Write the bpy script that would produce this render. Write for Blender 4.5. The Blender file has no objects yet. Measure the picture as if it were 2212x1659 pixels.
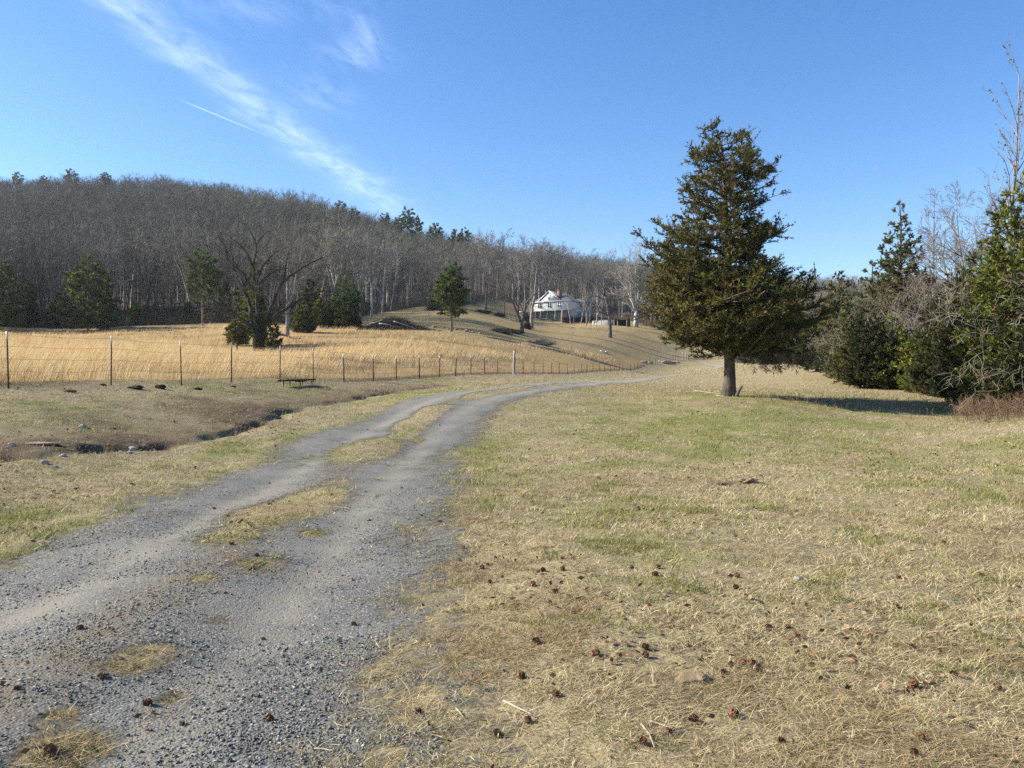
import bpy, math, random
import numpy as np

S = bpy.context.scene
COL = S.collection
RNG = np.random.default_rng(7)
F = 1736.0
EYE = 1.6

def PX(px, Y): return (px - 1106.0) / F * Y
def PZ(py, Y): return EYE + (829.5 - py) / F * Y

# ------------------------------------------------------------------ numpy noise
def _hash(ix, iy, seed):
    h = (ix.astype(np.int64) * 374761393 + iy.astype(np.int64) * 668265263 + seed * 974634777) & 0xffffffff
    h = ((h ^ (h >> 13)) * 1274126177) & 0xffffffff
    h = ((h ^ (h >> 15)) * 2246822519) & 0xffffffff
    return ((h ^ (h >> 16)) & 0xffffff) / float(0xffffff)

def vnoise(x, y, seed=0):
    ix = np.floor(x); iy = np.floor(y); fx = x - ix; fy = y - iy
    fx = fx * fx * (3 - 2 * fx); fy = fy * fy * (3 - 2 * fy)
    a = _hash(ix, iy, seed); b = _hash(ix + 1, iy, seed); c = _hash(ix, iy + 1, seed); d = _hash(ix + 1, iy + 1, seed)
    return (a * (1 - fx) + b * fx) * (1 - fy) + (c * (1 - fx) + d * fx) * fy

def fbm(x, y, seed=0, o=4, g=0.5):
    s = 0; a = 1; t = 0
    for i in range(o):
        s = s + a * vnoise(x * 2 ** i + 17.3 * i, y * 2 ** i - 9.1 * i, seed + i); t += a; a *= g
    return s / t

def sstep(a, b, x):
    t = np.clip((x - a) / (b - a), 0, 1); return t * t * (3 - 2 * t)

# ------------------------------------------------------------------ terrain
_ctl = []
for X in (-14, -7, 0, 7, 14):
    for Y in (-30, -12, -3): _ctl.append((X, Y, -0.02 * abs(Y) * .3))
for X, Y, z in ((-60, -20, 1), (60, -20, -.5), (-200, -150, 5), (200, -150, 0), (0, -200, -2), (-60, 10, 2.2), (60, 10, -.4), (-200, 60, 12), (200, 40, 3),
                (-25, 0, 1.2), (-14, 6, .5), (25, 0, -.3), (30, 12, -.2)):
    _ctl.append((X, Y, z))
for X in (-3, 0, 3): _ctl += [(X, 3.4, 0), (X, 6.5, 0)]
def C(px, py, Y): _ctl.append((PX(px, Y), Y, PZ(py, Y)))
for c in ((0, 1240, 7.1), (250, 1130, 9.3), (400, 1075, 11.3), (560, 1010, 15), (700, 940, 20), (780, 900, 24.7), (935, 850, 32),
          (900, 1240, 7.1), (940, 1110, 10), (965, 1000, 16), (1042, 900, 24.7), (1130, 850, 32), (1134, 835, 37), (1294, 824.6, 58), (1424, 814, 95), (1555, 793, 140), (1515, 779, 186),
          (2100, 1240, 7), (2212, 1100, 10.5), (2212, 1000, 16), (2212, 930, 22), (2212, 892, 29), (1700, 1000, 16.2), (1500, 930, 22.5), (1575, 855, 35), (1400, 850, 38),
          (2070, 902, 29), (2070, 884, 33), (2070, 868, 37), (2060, 850, 43), (1900, 815, 62), (1760, 786, 88), (1750, 850, 41), (1800, 830, 52), (1650, 812, 75), (1620, 790, 120),
          (18, 840, 21), (240, 832, 24.4), (560, 826, 31.9), (743, 824, 38.7), (900, 818, 47.4), (1110, 808, 67.7), (1190, 808, 81), (1300, 803, 110), (1400, 793, 166), (1470, 778, 192),
          (-100, 1000, 13), (60, 985, 14), (200, 970, 15.5), (380, 955, 17.5), (470, 938, 19), (560, 910, 22), (620, 885, 25), (700, 870, 28.5), (800, 855, 33), (930, 838, 42),
          (0, 765, 60), (0, 712, 150), (200, 766, 60), (250, 712, 150), (450, 706, 150), (560, 761, 95), (620, 726, 118), (760, 714, 138), (900, 764, 85), (900, 713, 138), (980, 717, 142),
          (700, 780, 62), (400, 775, 60), (1000, 690, 175), (1000, 664, 225), (840, 672, 205), (1190, 692, 270), (1190, 732, 175), (1190, 758, 134), (1060, 735, 135), (1320, 727, 195), (1372, 697, 250), (1440, 769, 188), (1400, 766, 186), (1345, 801, 128), (1250, 806, 95),
          (1320, 762, 166), (1240, 690, 275), (1050, 674, 222), (1050, 671, 262), (1000, 663, 262), (1095, 682, 248), (950, 655, 250), (1120, 690, 262), (1540, 760, 215),
          (-500, 440, 540), (0, 436, 530), (250, 432, 520), (480, 440, 510), (620, 470, 490), (740, 500, 465), (880, 540, 435), (1000, 572, 400), (1150, 598, 400), (1300, 606, 440), (1500, 622, 480), (1750, 655, 480), (2000, 660, 420), (2400, 660, 380),
          (0, 590, 300), (300, 590, 300), (600, 600, 290), (800, 618, 290), (1000, 628, 290), (1180, 655, 310), (1400, 668, 320), (1700, 728, 220), (2100, 760, 150), (2500, 770, 110),
          (-500, 505, 420), (0, 508, 415), (300, 508, 415), (550, 520, 405), (760, 552, 390), (0, 742, 95), (300, 742, 95),
          (0, 650, 205), (450, 650, 205), (720, 660, 205)):
    C(*c)
_ctl += [(-300, 800, 80), (0, 800, 60), (300, 800, 50), (-700, 500, 140), (700, 500, 60), (-900, 1300, 60), (0, 1600, 40), (900, 1300, 40), (-1500, 0, 20), (1500, 0, 10), (0, -1500, -10)]
_ctl = np.array(_ctl, float)
def _warp(X, Y): return 2.2 * np.arcsinh(1.3 * X / np.sqrt(Y * Y + 81)), np.arcsinh(Y / 9.0)
_wx, _wy = _warp(_ctl[:, 0], _ctl[:, 1])
_CC = 0.10
def _ker(d2): return np.sqrt(d2 + _CC)
_n = len(_ctl)
_A = np.zeros((_n + 1, _n + 1))
_A[:_n, :_n] = _ker((_wx[:, None] - _wx) ** 2 + (_wy[:, None] - _wy) ** 2)
_lam = 0.0008 * (1 + np.hypot(_ctl[:, 0], _ctl[:, 1]) / 60)
_A[:_n, :_n] -= np.diag(_lam)
_A[_n, :_n] = 1; _A[:_n, _n] = 1
_W = np.linalg.solve(_A, np.append(_ctl[:, 2], 0))

# ditch along the foot of the bank
_DY = np.array([4, 9, 13, 14, 15.5, 17.5, 19, 22, 25, 28.5, 33, 38, 42, 46]); _DX = np.array([-11.5, -10.2, -9.03, -8.43, -8.09, -7.32, -6.96, -6.92, -7.0, -6.67, -5.82, -4.95, -4.26, -3.3])
# gravel drive centre line
_RY = np.array([-20, -5, 2, 4.1, 7.1, 11, 16, 20, 24.7, 28, 32, 36, 45, 58, 75, 95, 118, 140, 165, 186, 200])
_RX = np.array([-4.5, -3.2, -2.62, -2.56, -2.67, -2.93, -3.07, -3.0, -2.72, -2.2, -1.0, .62, 3.0, 6.3, 11.2, 17.4, 26.5, 36, 42.5, 43.9, 45])
def _smooth_tab(y, x):
    yy = np.linspace(y[0], y[-1], 1600); xx = np.interp(yy, y, x)
    for w in (11, 9):
        k = np.ones(w) / w; xx = np.convolve(np.pad(xx, w // 2, 'edge'), k, 'valid')
    return yy, xx
_RYd, _RXd = _smooth_tab(_RY, _RX)
_RSl = np.gradient(_RXd, _RYd)
def road_s(X, Y):
    c = np.interp(Y, _RYd, _RXd); sl = np.interp(Y, _RYd, _RSl)
    return (X - c) / np.sqrt(1 + sl * sl)

def ditch_d(X, Y):
    c = np.interp(Y, _DY, _DX) + (fbm(Y * .9, Y * 0, 31, 5, .65) - .5) * 0.9
    return X - c

HOLE = (PX(1580, 13.4), 13.4)
def ground(X, Y, fine=True):
    X = np.atleast_1d(np.asarray(X, float)); Y = np.atleast_1d(np.asarray(Y, float))
    z = np.empty_like(X)
    for i in range(0, len(X), 20000):
        wx, wy = _warp(X[i:i + 20000], Y[i:i + 20000])
        z[i:i + 20000] = _ker((wx[:, None] - _wx) ** 2 + (wy[:, None] - _wy) ** 2) @ _W[:_n] + _W[_n]
    if fine:
        r = np.hypot(X, Y)
        z += (fbm(X * .5, Y * .5, 3, 3) - .5) * .10 * sstep(2, 12, r)
        rs = np.abs(road_s(X, Y)); offr = sstep(1.6, 2.6, rs)
        z += (fbm(X * 2.2, Y * 2.2, 5, 4) - .5) * (.012 + .05 * offr) * sstep(1.0, 3, r)
        z += (fbm(X * .03, Y * .03, 8, 4) - .5) * 9 * sstep(180, 330, r)
        # wheel ruts
        inr = sstep(4, 8, Y + 10) * (1 - sstep(60, 90, Y))
        z -= inr * (.03 * np.exp(-((rs - .9) / .3) ** 2) - .015 * np.exp(-(rs / .4) ** 2))
        # ditch
        d = ditch_d(X, Y)
        amp = sstep(8, 13, Y) * (1 - sstep(38, 43, Y)) * (.38 + .85 * sstep(.38, .62, vnoise(Y * .62, Y * 0, 77)))
        far = np.exp(-(np.clip(-d, 0, 9) / .11) ** 2) * (d < 0) + (d >= 0) * np.exp(-(d / .26) ** 2)
        z -= (.10 + .12 * vnoise(X * 4.5, Y * 3, 33)) * amp * far
        z += .05 * amp * np.exp(-((d + .55) / .5) ** 2) * (vnoise(X * 3.5, Y * 3.5, 35) - .4)
        # burrow
        hx, hy = X - HOLE[0], Y - HOLE[1]
        z -= .22 * np.exp(-((hx / .16) ** 2 + (hy / .14) ** 2) ** 2)
        z += .07 * np.exp(-(((hx - .28) / .22) ** 2 + ((hy + .1) / .2) ** 2))
    return z
GRID = {}
def gz(X, Y):
    if GRID:
        r = math.hypot(X, Y); a = math.degrees(math.atan2(X, Y)); j = (a + 41) / .22; i = math.log(max(r, 1.21) / 1.2) / math.log(1.0088)
        z = GRID['z']; n = GRID['nf']
        if 0 <= j < n - 1 and 0 <= i < z.shape[0] - 1:
            i0, j0 = int(i), int(j); u, v = i - i0, j - j0
            return float((z[i0, j0] * (1 - v) + z[i0, j0 + 1] * v) * (1 - u) + (z[i0 + 1, j0] * (1 - v) + z[i0 + 1, j0 + 1] * v) * u)
    return float(ground(X, Y)[0])

# wood edge (polar), field, house lawn
_EP = np.array([-3000, -600, 0, 450, 600, 720, 770, 850, 950, 1005, 1050, 1100, 1230, 1280, 1350, 1420, 1470, 1560, 1590, 1640, 1700, 1760, 1850, 1950, 2050, 2150, 2212, 2600, 5000])
_EY = np.array([120, 145, 155, 156, 153, 145, 176, 206, 234, 264, 292, 299, 299, 280, 272, 250, 232, 212, 160, 118, 100, 92, 72, 62, 48, 43, 38, 33, 25])
def wood(X, Y):
    px = 1106 + F * X / np.maximum(Y, 1e-3)
    e = np.interp(px, _EP, _EY)
    return np.where(Y > 5, sstep(-.02, .03, (Y - e) / e), 0)
def fence_x(Y): return -19.1 + .2846 * Y
_GP = np.array([-2000, 0, 450, 720, 800, 905, 960, 1050, 1100, 1300, 1390, 1480]); _GY = np.array([150, 150, 150, 140, 138, 136, 132, 129, 131, 161, 178, 178])
def field(X, Y):
    px = 1106 + F * X / np.maximum(Y, 1e-3)
    e = np.interp(px, _GP, _GY)
    n = (fbm(X * .12, Y * .12, 41, 3) - .5) * 14
    return (1 - sstep(e - 3, e + 3, Y + n * .6)) * sstep(.2, 1.3, fence_x(Y) - X + n * .04 - .4) * (Y > 8) * (1 - sstep(1470, 1500, px))
def yard(X, Y):
    px = 1106 + F * X / np.maximum(Y, 1e-3)
    return sstep(60, 90, Y) * sstep(.2, 3, fence_x(Y) - X) * (1 - field(X, Y)) * (1 - wood(X, Y))

def blob(X, Y, px, py, wpx, hpx, z=0.0):
    Yc = (EYE - z) * F / (py - 829.5); Xc = PX(px, Yc)
    sx = wpx / F * Yc; y0 = (EYE - z) * F / (py - hpx - 829.5); y1 = (EYE - z) * F / (py + hpx - 829.5)
    sy = max(.1, (y0 - y1) / 2)
    return np.exp(-(((X - Xc) / (sx * .85)) ** 2 + ((Y - Yc) / (sy * .85)) ** 2))
def cover(X, Y):
    """1 = gravel, 0 = turf"""
    s = road_s(X, Y); a = np.abs(s)
    w = np.interp(Y, [0, 3, 8, 16, 25, 34, 45, 60, 100], [2.05, 2.0, 1.95, 1.85, 1.78, 1.66, 1.6, 1.75, 1.7])
    n = (fbm(X * .9, Y * .45, 12, 4) - .5)
    c = .5 + (w - a) * 1.0 + n * 1.25
    c = c + (fbm(X * 4.2, Y * 2.6, 16, 3) - .5) * .7
    c = np.clip(c, -.4, 1.4)
    strip = np.exp(-((s - .05) / .50) ** 2) * (.35 + 1.1 * sstep(.35, .6, fbm(X * .8, Y * .5, 14, 4))) * (sstep(15.5, 18, Y) * (1 - sstep(50, 60, Y)) * 1.75 + .25 * sstep(6, 9, Y) * (1 - sstep(15, 17, Y)))
    c = c - strip * (1 + n * 1.2)
    for b in ((780, 990, 92, 24, 1.8), (660, 1085, 108, 42, 2.0), (555, 1108, 85, 30, 1.25), (676, 1147, 34, 11, 1.7), (820, 1072, 12, 5, 1.1), (435, 1252, 34, 13, 1.8), (560, 1215, 85, 30, 1.35), (480, 1165, 95, 26, 1.1), (830, 962, 70, 7, -.9), (905, 972, 13, 4, 1.5), (740, 1040, 40, 5, .7), (820, 1035, 15, 4, 1.0),
              (130, 1610, 130, 70, 1.9), (370, 1485, 50, 22, 1.4), (270, 1435, 125, 38, 1.35), (340, 1395, 80, 24, 1.15), (130, 1540, 60, 30, 1.2), (470, 1330, 70, 22, 1.0), (820, 1430, 60, 50, .45), (890, 1500, 60, 40, .5)):
        c = c - b[4] * blob(X, Y, *b[:4])
    c -= .42 * sstep(1.2, 2.2, s) * (1 - sstep(8, 13, Y)) * (.5 + n * 3.2)
    c += .42 * sstep(.50, .62, fbm(X * 1.1, Y * .8, 15, 4)) * np.exp(-((s - 2.6) / .8) ** 2) * (1 - sstep(8, 13, Y))
    # far end fades into turf
    c -= sstep(50, 85, Y) * (.24 + .6 * (fbm(X * .3, Y * .1, 19, 3)))
    return c
def green(X, Y):
    """0..1 amount of green turf"""
    g = fbm(X * .22, Y * .22, 21, 4) * .9 + (fbm(X * 1.3, Y * 1.0, 23, 3) - .5) * .8 - .02
    s = road_s(X, Y)
    g += .30 * np.exp(-((s - 2.4) / 1.0) ** 2) * sstep(8, 12, Y) * (1 - sstep(20, 24, Y)) + .16 * np.exp(-((s + 2.3) / .8) ** 2)
    g += .13 * np.exp(-((X - 7.5) / 4) ** 2 - ((Y - 19) / 7) ** 2) + .22 * blob(X, Y, 1030, 985, 60, 28) + .2 * blob(X, Y, 650, 1090, 40, 28)
    g += .07 * sstep(9, 14, Y) * sstep(0, 3, X) * (1 - sstep(26, 36, Y))
    d = ditch_d(X, Y)
    g -= .34 * np.exp(-((d + 1.0) / 1.6) ** 2) * (Y < 45) * (Y > 6)
    g -= .20 * sstep(40, 60, Y)
    return np.clip(g * .86 + .05, 0, 1)
# ------------------------------------------------------------------ mesh helpers
def mesh_np(name, V, faces, mat, col=None, smooth=False, attrs=None):
    """faces: list of int arrays (n,k)"""
    me = bpy.data.meshes.new(name)
    V = np.asarray(V, np.float32)
    faces = [np.asarray(f, np.int32) for f in faces if len(f)]
    me.vertices.add(len(V)); me.vertices.foreach_set('co', V.ravel())
    li = np.concatenate([f.ravel() for f in faces]); lt = np.concatenate([np.full(len(f), f.shape[1], np.int32) for f in faces])
    ls = np.concatenate([[0], np.cumsum(lt)[:-1]]).astype(np.int32)
    me.loops.add(len(li)); me.loops.foreach_set('vertex_index', li)
    me.polygons.add(len(lt)); me.polygons.foreach_set('loop_start', ls); me.polygons.foreach_set('loop_total', lt)
    if smooth: me.polygons.foreach_set('use_smooth', np.ones(len(lt), bool))
    me.update(calc_edges=True)
    if col is not None:
        a = me.color_attributes.new('Col', 'FLOAT_COLOR', 'POINT')
        c = np.ones((len(V), 4), np.float32); c[:, :3] = col; a.data.foreach_set('color', c.ravel())
    for k, v in (attrs or {}).items():
        a = me.attributes.new(k, 'FLOAT', 'POINT'); a.data.foreach_set('value', np.asarray(v, np.float32))
    if mat: me.materials.append(mat)
    return me

def link(name, me, parent=None, loc=None):
    o = bpy.data.objects.new(name, me); COL.objects.link(o)
    if parent: o.parent = parent
    if loc is not None: o.location = loc
    return o
def empty(name, loc, rz=0.0):
    o = bpy.data.objects.new(name, None); COL.objects.link(o); o.location = loc; o.rotation_euler = (0, 0, rz); o.empty_display_size = .2
    return o
def tag(o, label=None, cat=None, group=None, kind=None):
    if label: o['label'] = label
    if cat: o['category'] = cat
    if group: o['group'] = group
    if kind: o['kind'] = kind
    return o
def copy_tree(root):
    c = root.copy(); COL.objects.link(c)
    for ch in list(root.children):
        d = ch.copy(); COL.objects.link(d); d.parent = c
        for g in list(ch.children):
            e = g.copy(); COL.objects.link(e); e.parent = d
    return c

def nrm(v): return v / np.maximum(np.linalg.norm(v, axis=-1, keepdims=True), 1e-9)

def segs_mesh(P0, P1, R0, R1, k=4, base=0):
    """separate tapered prisms for n segments -> verts, quads"""
    P0, P1 = np.asarray(P0, float), np.asarray(P1, float); R0, R1 = np.asarray(R0, float), np.asarray(R1, float)
    n = len(P0); d = nrm(P1 - P0)
    ref = np.where(np.abs(d[:, 2:3]) > .9, np.array([[1., 0, 0]]), np.array([[0, 0, 1.]]))
    a = nrm(np.cross(d, ref)); b = np.cross(d, a)
    t = np.arange(k) * 2 * math.pi / k
    ring = a[:, None, :] * np.cos(t)[None, :, None] + b[:, None, :] * np.sin(t)[None, :, None]
    V = np.concatenate([P0[:, None] + ring * R0[:, None, None], P1[:, None] + ring * R1[:, None, None]], 1).reshape(-1, 3)
    i = np.arange(k); j = (i + 1) % k
    q = np.stack([i, j, k + j, k + i], 1)
    Q = (q[None] + (np.arange(n) * 2 * k)[:, None, None]).reshape(-1, 4) + base
    return V, Q

def tube(path, radii, k=10, rough=0.0, seed=0, flare=None):
    """one continuous tube with closed end"""
    path = np.asarray(path, float); n = len(path); radii = np.asarray(radii, float)
    d = nrm(np.gradient(path, axis=0))
    a = np.cross(d, [0.31, .95, .02]); a = nrm(a); b = np.cross(d, a)
    t = np.arange(k) * 2 * math.pi / k
    rr = radii[:, None] * np.ones((n, k))
    if rough:
        g = np.random.default_rng(seed)
        lob = 1 + rough * (np.sin(3 * t + g.random() * 6) * .6 + np.sin(5 * t + g.random() * 6) * .5)
        rr = rr * lob[None] * (1 + rough * .6 * (g.random((n, k)) - .5))
    if flare is not None:
        rr = rr * (1 + flare[:, None] * (.35 + .65 * np.abs(np.sin(2.5 * t + 1))[None]))
    ring = a[:, None] * np.cos(t)[None, :, None] + b[:, None] * np.sin(t)[None, :, None]
    V = (path[:, None] + ring * rr[:, :, None]).reshape(-1, 3)
    i = np.arange(k); j = (i + 1) % k
    q = np.stack([i, j, k + j, k + i], 1)
    Q = (q[None] + (np.arange(n - 1) * k)[:, None, None]).reshape(-1, 4)
    V = np.concatenate([V, path[-1:], path[:1]])
    T = np.concatenate([np.stack([(n - 1) * k + i, (n - 1) * k + j, np.full(k, n * k)], 1), np.stack([j, i, np.full(k, n * k + 1)], 1)])
    return V, Q, T

class Acc:
    def __init__(s): s.V = []; s.F = {}; s.C = []; s.n = 0
    def add(s, V, faces, col=None):
        for f in faces:
            f = np.asarray(f)
            if len(f): s.F.setdefault(f.shape[1], []).append(f + s.n)
        V = np.asarray(V, float); s.V.append(V); s.n += len(V)
        if col is not None: s.C.append(np.broadcast_to(np.asarray(col, float), V.shape) if np.ndim(col) == 1 else col)
    def segs(s, sg, k=4, col=None):
        if not len(sg): return
        P0 = np.array([x[0] for x in sg]); P1 = np.array([x[1] for x in sg]); R0 = np.array([x[2] for x in sg]); R1 = np.array([x[3] for x in sg])
        V, Q = segs_mesh(P0, P1, R0, R1, k); s.add(V, [Q], col)
    def tube(s, *a, col=None, **k):
        V, Q, T = tube(*a, **k); s.add(V, [Q, T], col)
    def box(s, x0, x1, y0, y1, z0, z1, col=None, M=None):
        V = np.array([(x, y, z) for z in (z0, z1) for y in (y0, y1) for x in (x0, x1)], float)
        if M is not None: V = V @ M[0].T + M[1]
        s.add(V, [np.array([(0, 2, 3, 1), (4, 5, 7, 6), (0, 1, 5, 4), (2, 6, 7, 3), (0, 4, 6, 2), (1, 3, 7, 5)])], col)
    def poly(s, pts, col=None):
        s.add(np.array(pts, float), [np.arange(len(pts))[None]], col)
    def prism(s, pts, off, col=None):
        """polygon pts extruded by vector off"""
        p = np.array(pts, float); n = len(p); q = p + np.array(off, float); i = np.arange(n); j = (i + 1) % n
        s.add(np.concatenate([p, q]), [i[None], (i[::-1] + n)[None], np.stack([j, i, i + n, j + n], 1)], col)
    def mesh(s, name, mat, smooth=False):
        return mesh_np(name, np.concatenate(s.V), [np.concatenate(v) for v in s.F.values()], mat, np.concatenate(s.C) if s.C else None, smooth)

def shards(P, D, L, W, rng, tri=False, up=None):
    """leaf-like quads (diamond) at P along D"""
    n = len(P); D = nrm(D)
    r = nrm(rng.normal(size=(n, 3)))
    if up is not None: r = nrm(r * .8 + np.array(up))
    s = nrm(np.cross(D, r)); L = np.broadcast_to(L, (n,))[:, None]; W = np.broadcast_to(W, (n,))[:, None]
    if tri:
        V = np.stack([P - s * W * .5, P + s * W * .5, P + D * L], 1).reshape(-1, 3)
        Fc = np.arange(3 * n).reshape(-1, 3)
    else:
        V = np.stack([P, P + D * L * .45 + s * W * .5, P + D * L, P + D * L * .45 - s * W * .5], 1).reshape(-1, 3)
        Fc = np.arange(4 * n).reshape(-1, 4)
    return V, Fc

# ------------------------------------------------------------------ materials
class NT:
    def __init__(s, name):
        s.m = bpy.data.materials.new(name); s.m.use_nodes = True; s.t = s.m.node_tree; s.t.nodes.clear()
        s.out = s.t.nodes.new('ShaderNodeOutputMaterial')
    def n(s, ty, **kw):
        nd = s.t.nodes.new('ShaderNode' + ty)
        for k, v in kw.items():
            if k.startswith('_'): setattr(nd, k[1:], v)
            else:
                key = int(k[1:]) if k[0] == 'i' and k[1:].isdigit() else k.replace('__', ' ')
                s.put(nd.inputs[key], v)
        return nd
    def put(s, sock, v):
        if isinstance(v, bpy.types.NodeSocket): s.t.links.new(v, sock)
        elif isinstance(v, bpy.types.Node): s.t.links.new(v.outputs[0], sock)
        else:
            if hasattr(sock.default_value, '__len__') and len(sock.default_value) == 4 and len(v) == 3: v = (*v, 1)
            sock.default_value = v
    def math(s, op, a, b=0.0, clamp=False):
        return s.n('Math', _operation=op, _use_clamp=clamp, i0=a, i1=b).outputs[0]
    def mix(s, f, a, b, mode='MIX'):
        nd = s.t.nodes.new('ShaderNodeMix'); nd.data_type = 'RGBA'; nd.blend_type = mode; nd.clamp_factor = True
        s.put(nd.inputs[0], f); s.put(nd.inputs[6], a); s.put(nd.inputs[7], b)
        return nd.outputs[2]
    def ramp(s, f, lo, hi):
        nd = s.t.nodes.new('ShaderNodeMapRange'); nd.clamp = True; s.put(nd.inputs[0], f); nd.inputs[1].default_value = lo; nd.inputs[2].default_value = hi
        return nd.outputs[0]
    def noise(s, vec, scale, detail=4, rough=.6, dist=0.0):
        return s.n('TexNoise', Vector=vec, Scale=scale, Detail=detail, Roughness=rough, Distortion=dist)
    def attr(s, name):
        nd = s.t.nodes.new('ShaderNodeAttribute'); nd.attribute_name = name; return nd
    def pos(s): return s.n('NewGeometry').outputs['Position']
    def scaled(s, vec, sc): 
        return s.n('VectorMath', _operation='MULTIPLY', i0=vec, i1=sc).outputs[0]
    def bump(s, h, strength=.5, dist=.02):
        return s.n('Bump', Height=h, Strength=strength, Distance=dist).outputs[0]
    def principled(s, color, rough=.85, normal=None, spec=.25, **kw):
        p = s.n('BsdfPrincipled')
        s.put(p.inputs['Base Color'], color); s.put(p.inputs['Roughness'], rough); s.put(p.inputs['Specular IOR Level'], spec)
        if normal is not None: s.put(p.inputs['Normal'], normal)
        for k, v in kw.items(): s.put(p.inputs[k.replace('__', ' ')], v)
        return p
    def done(s, sh):
        s.t.links.new(sh.outputs[0] if isinstance(sh, bpy.types.Node) else sh, s.out.inputs[0]); return s.m

def m_simple(name, c1, c2, scale=6, rough=.8, bump=.3, spec=.2, stretch=(1, 1, 1), detail=5, metallic=0.0):
    t = NT(name); co = t.n('TexCoord').outputs['Object']
    n = t.noise(t.scaled(co, stretch), scale, detail, .65)
    c = t.mix(t.ramp(n.outputs[0], .32, .68), c1, c2)
    p = t.principled(c, rough, t.bump(n.outputs[0], bump, .02), spec, Metallic=metallic)
    return t.done(p)

def m_leaf(name, var=.35, trans=.25, rough=.7, nscale=1.5):
    t = NT(name); a = t.attr('Col')
    n = t.noise(t.pos(), nscale, 3)
    f = t.math('MULTIPLY_ADD', n.outputs[0], var * 2); 
    f.node.inputs[2].default_value = 1 - var
    c = t.n('VectorMath', _operation='SCALE', i0=a.outputs['Color'], Scale=f).outputs[0]
    p = t.principled(c, rough, None, .15)
    tr = t.n('BsdfTranslucent', Color=c)
    return t.done(t.n('MixShader', i0=trans, i1=p, i2=tr))

def m_bark(name, c1, c2, scale=5):
    t = NT(name); co = t.n('TexCoord').outputs['Object']
    n = t.noise(t.scaled(co, (1, 1, .22)), scale, 6, .7)
    n2 = t.noise(co, 1.2, 3)
    c = t.mix(t.ramp(n.outputs[0], .35, .65), c1, c2)
    c = t.mix(t.ramp(n2.outputs[0], .45, .75), c, tuple(min(1, x * 1.5) for x in c2))
    return t.done(t.principled(c, .92, t.bump(n.outputs[0], .7, .03), .1))

M = {}
M['leaf'] = m_leaf('evergreen_foliage')
M['blade'] = m_leaf('dry_grass_blade', .15, .25, .75, .8)
M['litter'] = m_leaf('plant_litter', .15, .05, .85, .8)
M['stone'] = m_leaf('crushed_stone', .2, 0.0, .9, 9)
M['twig'] = m_leaf('twig_bark', .25, 0.0, .9, .5)
M['bark_cedar'] = m_bark('cedar_bark', (.032, .026, .022), (.115, .096, .08), 7)
M['bark_grey'] = m_bark('grey_bark', (.10, .09, .08), (.24, .22, .195), 5)
M['bark_dark'] = m_bark('dark_bark', (.05, .044, .038), (.13, .115, .10), 5)
M['bark_mid'] = m_bark('mid_grey_bark', (.06, .054, .046), (.17, .15, .13), 5)
M['bark_black'] = m_bark('blackish_bark', (.02, .018, .015), (.065, .058, .05), 5)
M['bark_pale'] = m_bark('pale_bark', (.20, .185, .16), (.38, .35, .31), 4)
M['bark_pine'] = m_bark('pine_bark', (.09, .06, .045), (.2, .14, .105), 5)
M['rust'] = m_simple('rusty_steel', (.045, .027, .021), (.105, .05, .034), 14, .8, .2)
M['post_white'] = m_simple('white_painted_tip', (.42, .41, .41), (.62, .61, .6), 12, .6)
M['wire'] = m_simple('weathered_wire', (.10, .09, .085), (.22, .2, .19), 9, .6, 0)
M['wood_grey'] = m_bark('weathered_grey_wood', (.17, .15, .13), (.36, .33, .29), 7)
M['clod'] = m_simple('dark_soil', (.022, .016, .011), (.075, .052, .034), 16, .95, 1.0)
M['dirt'] = m_simple('tan_soil', (.15, .11, .058), (.27, .205, .115), 14, .95, .8)
M['rock'] = m_simple('pale_rock', (.17, .16, .135), (.36, .34, .30), 9, .9, .8)
M['rock_brown'] = m_simple('brown_rock', (.17, .125, .09), (.34, .27, .2), 7, .9, .8)
M['cone'] = m_simple('pine_cone_brown', (.10, .048, .026), (.25, .125, .065), 60, .75, .3)
M['stick'] = m_bark('bleached_stick', (.2, .165, .11), (.36, .305, .22), 20)

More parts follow.
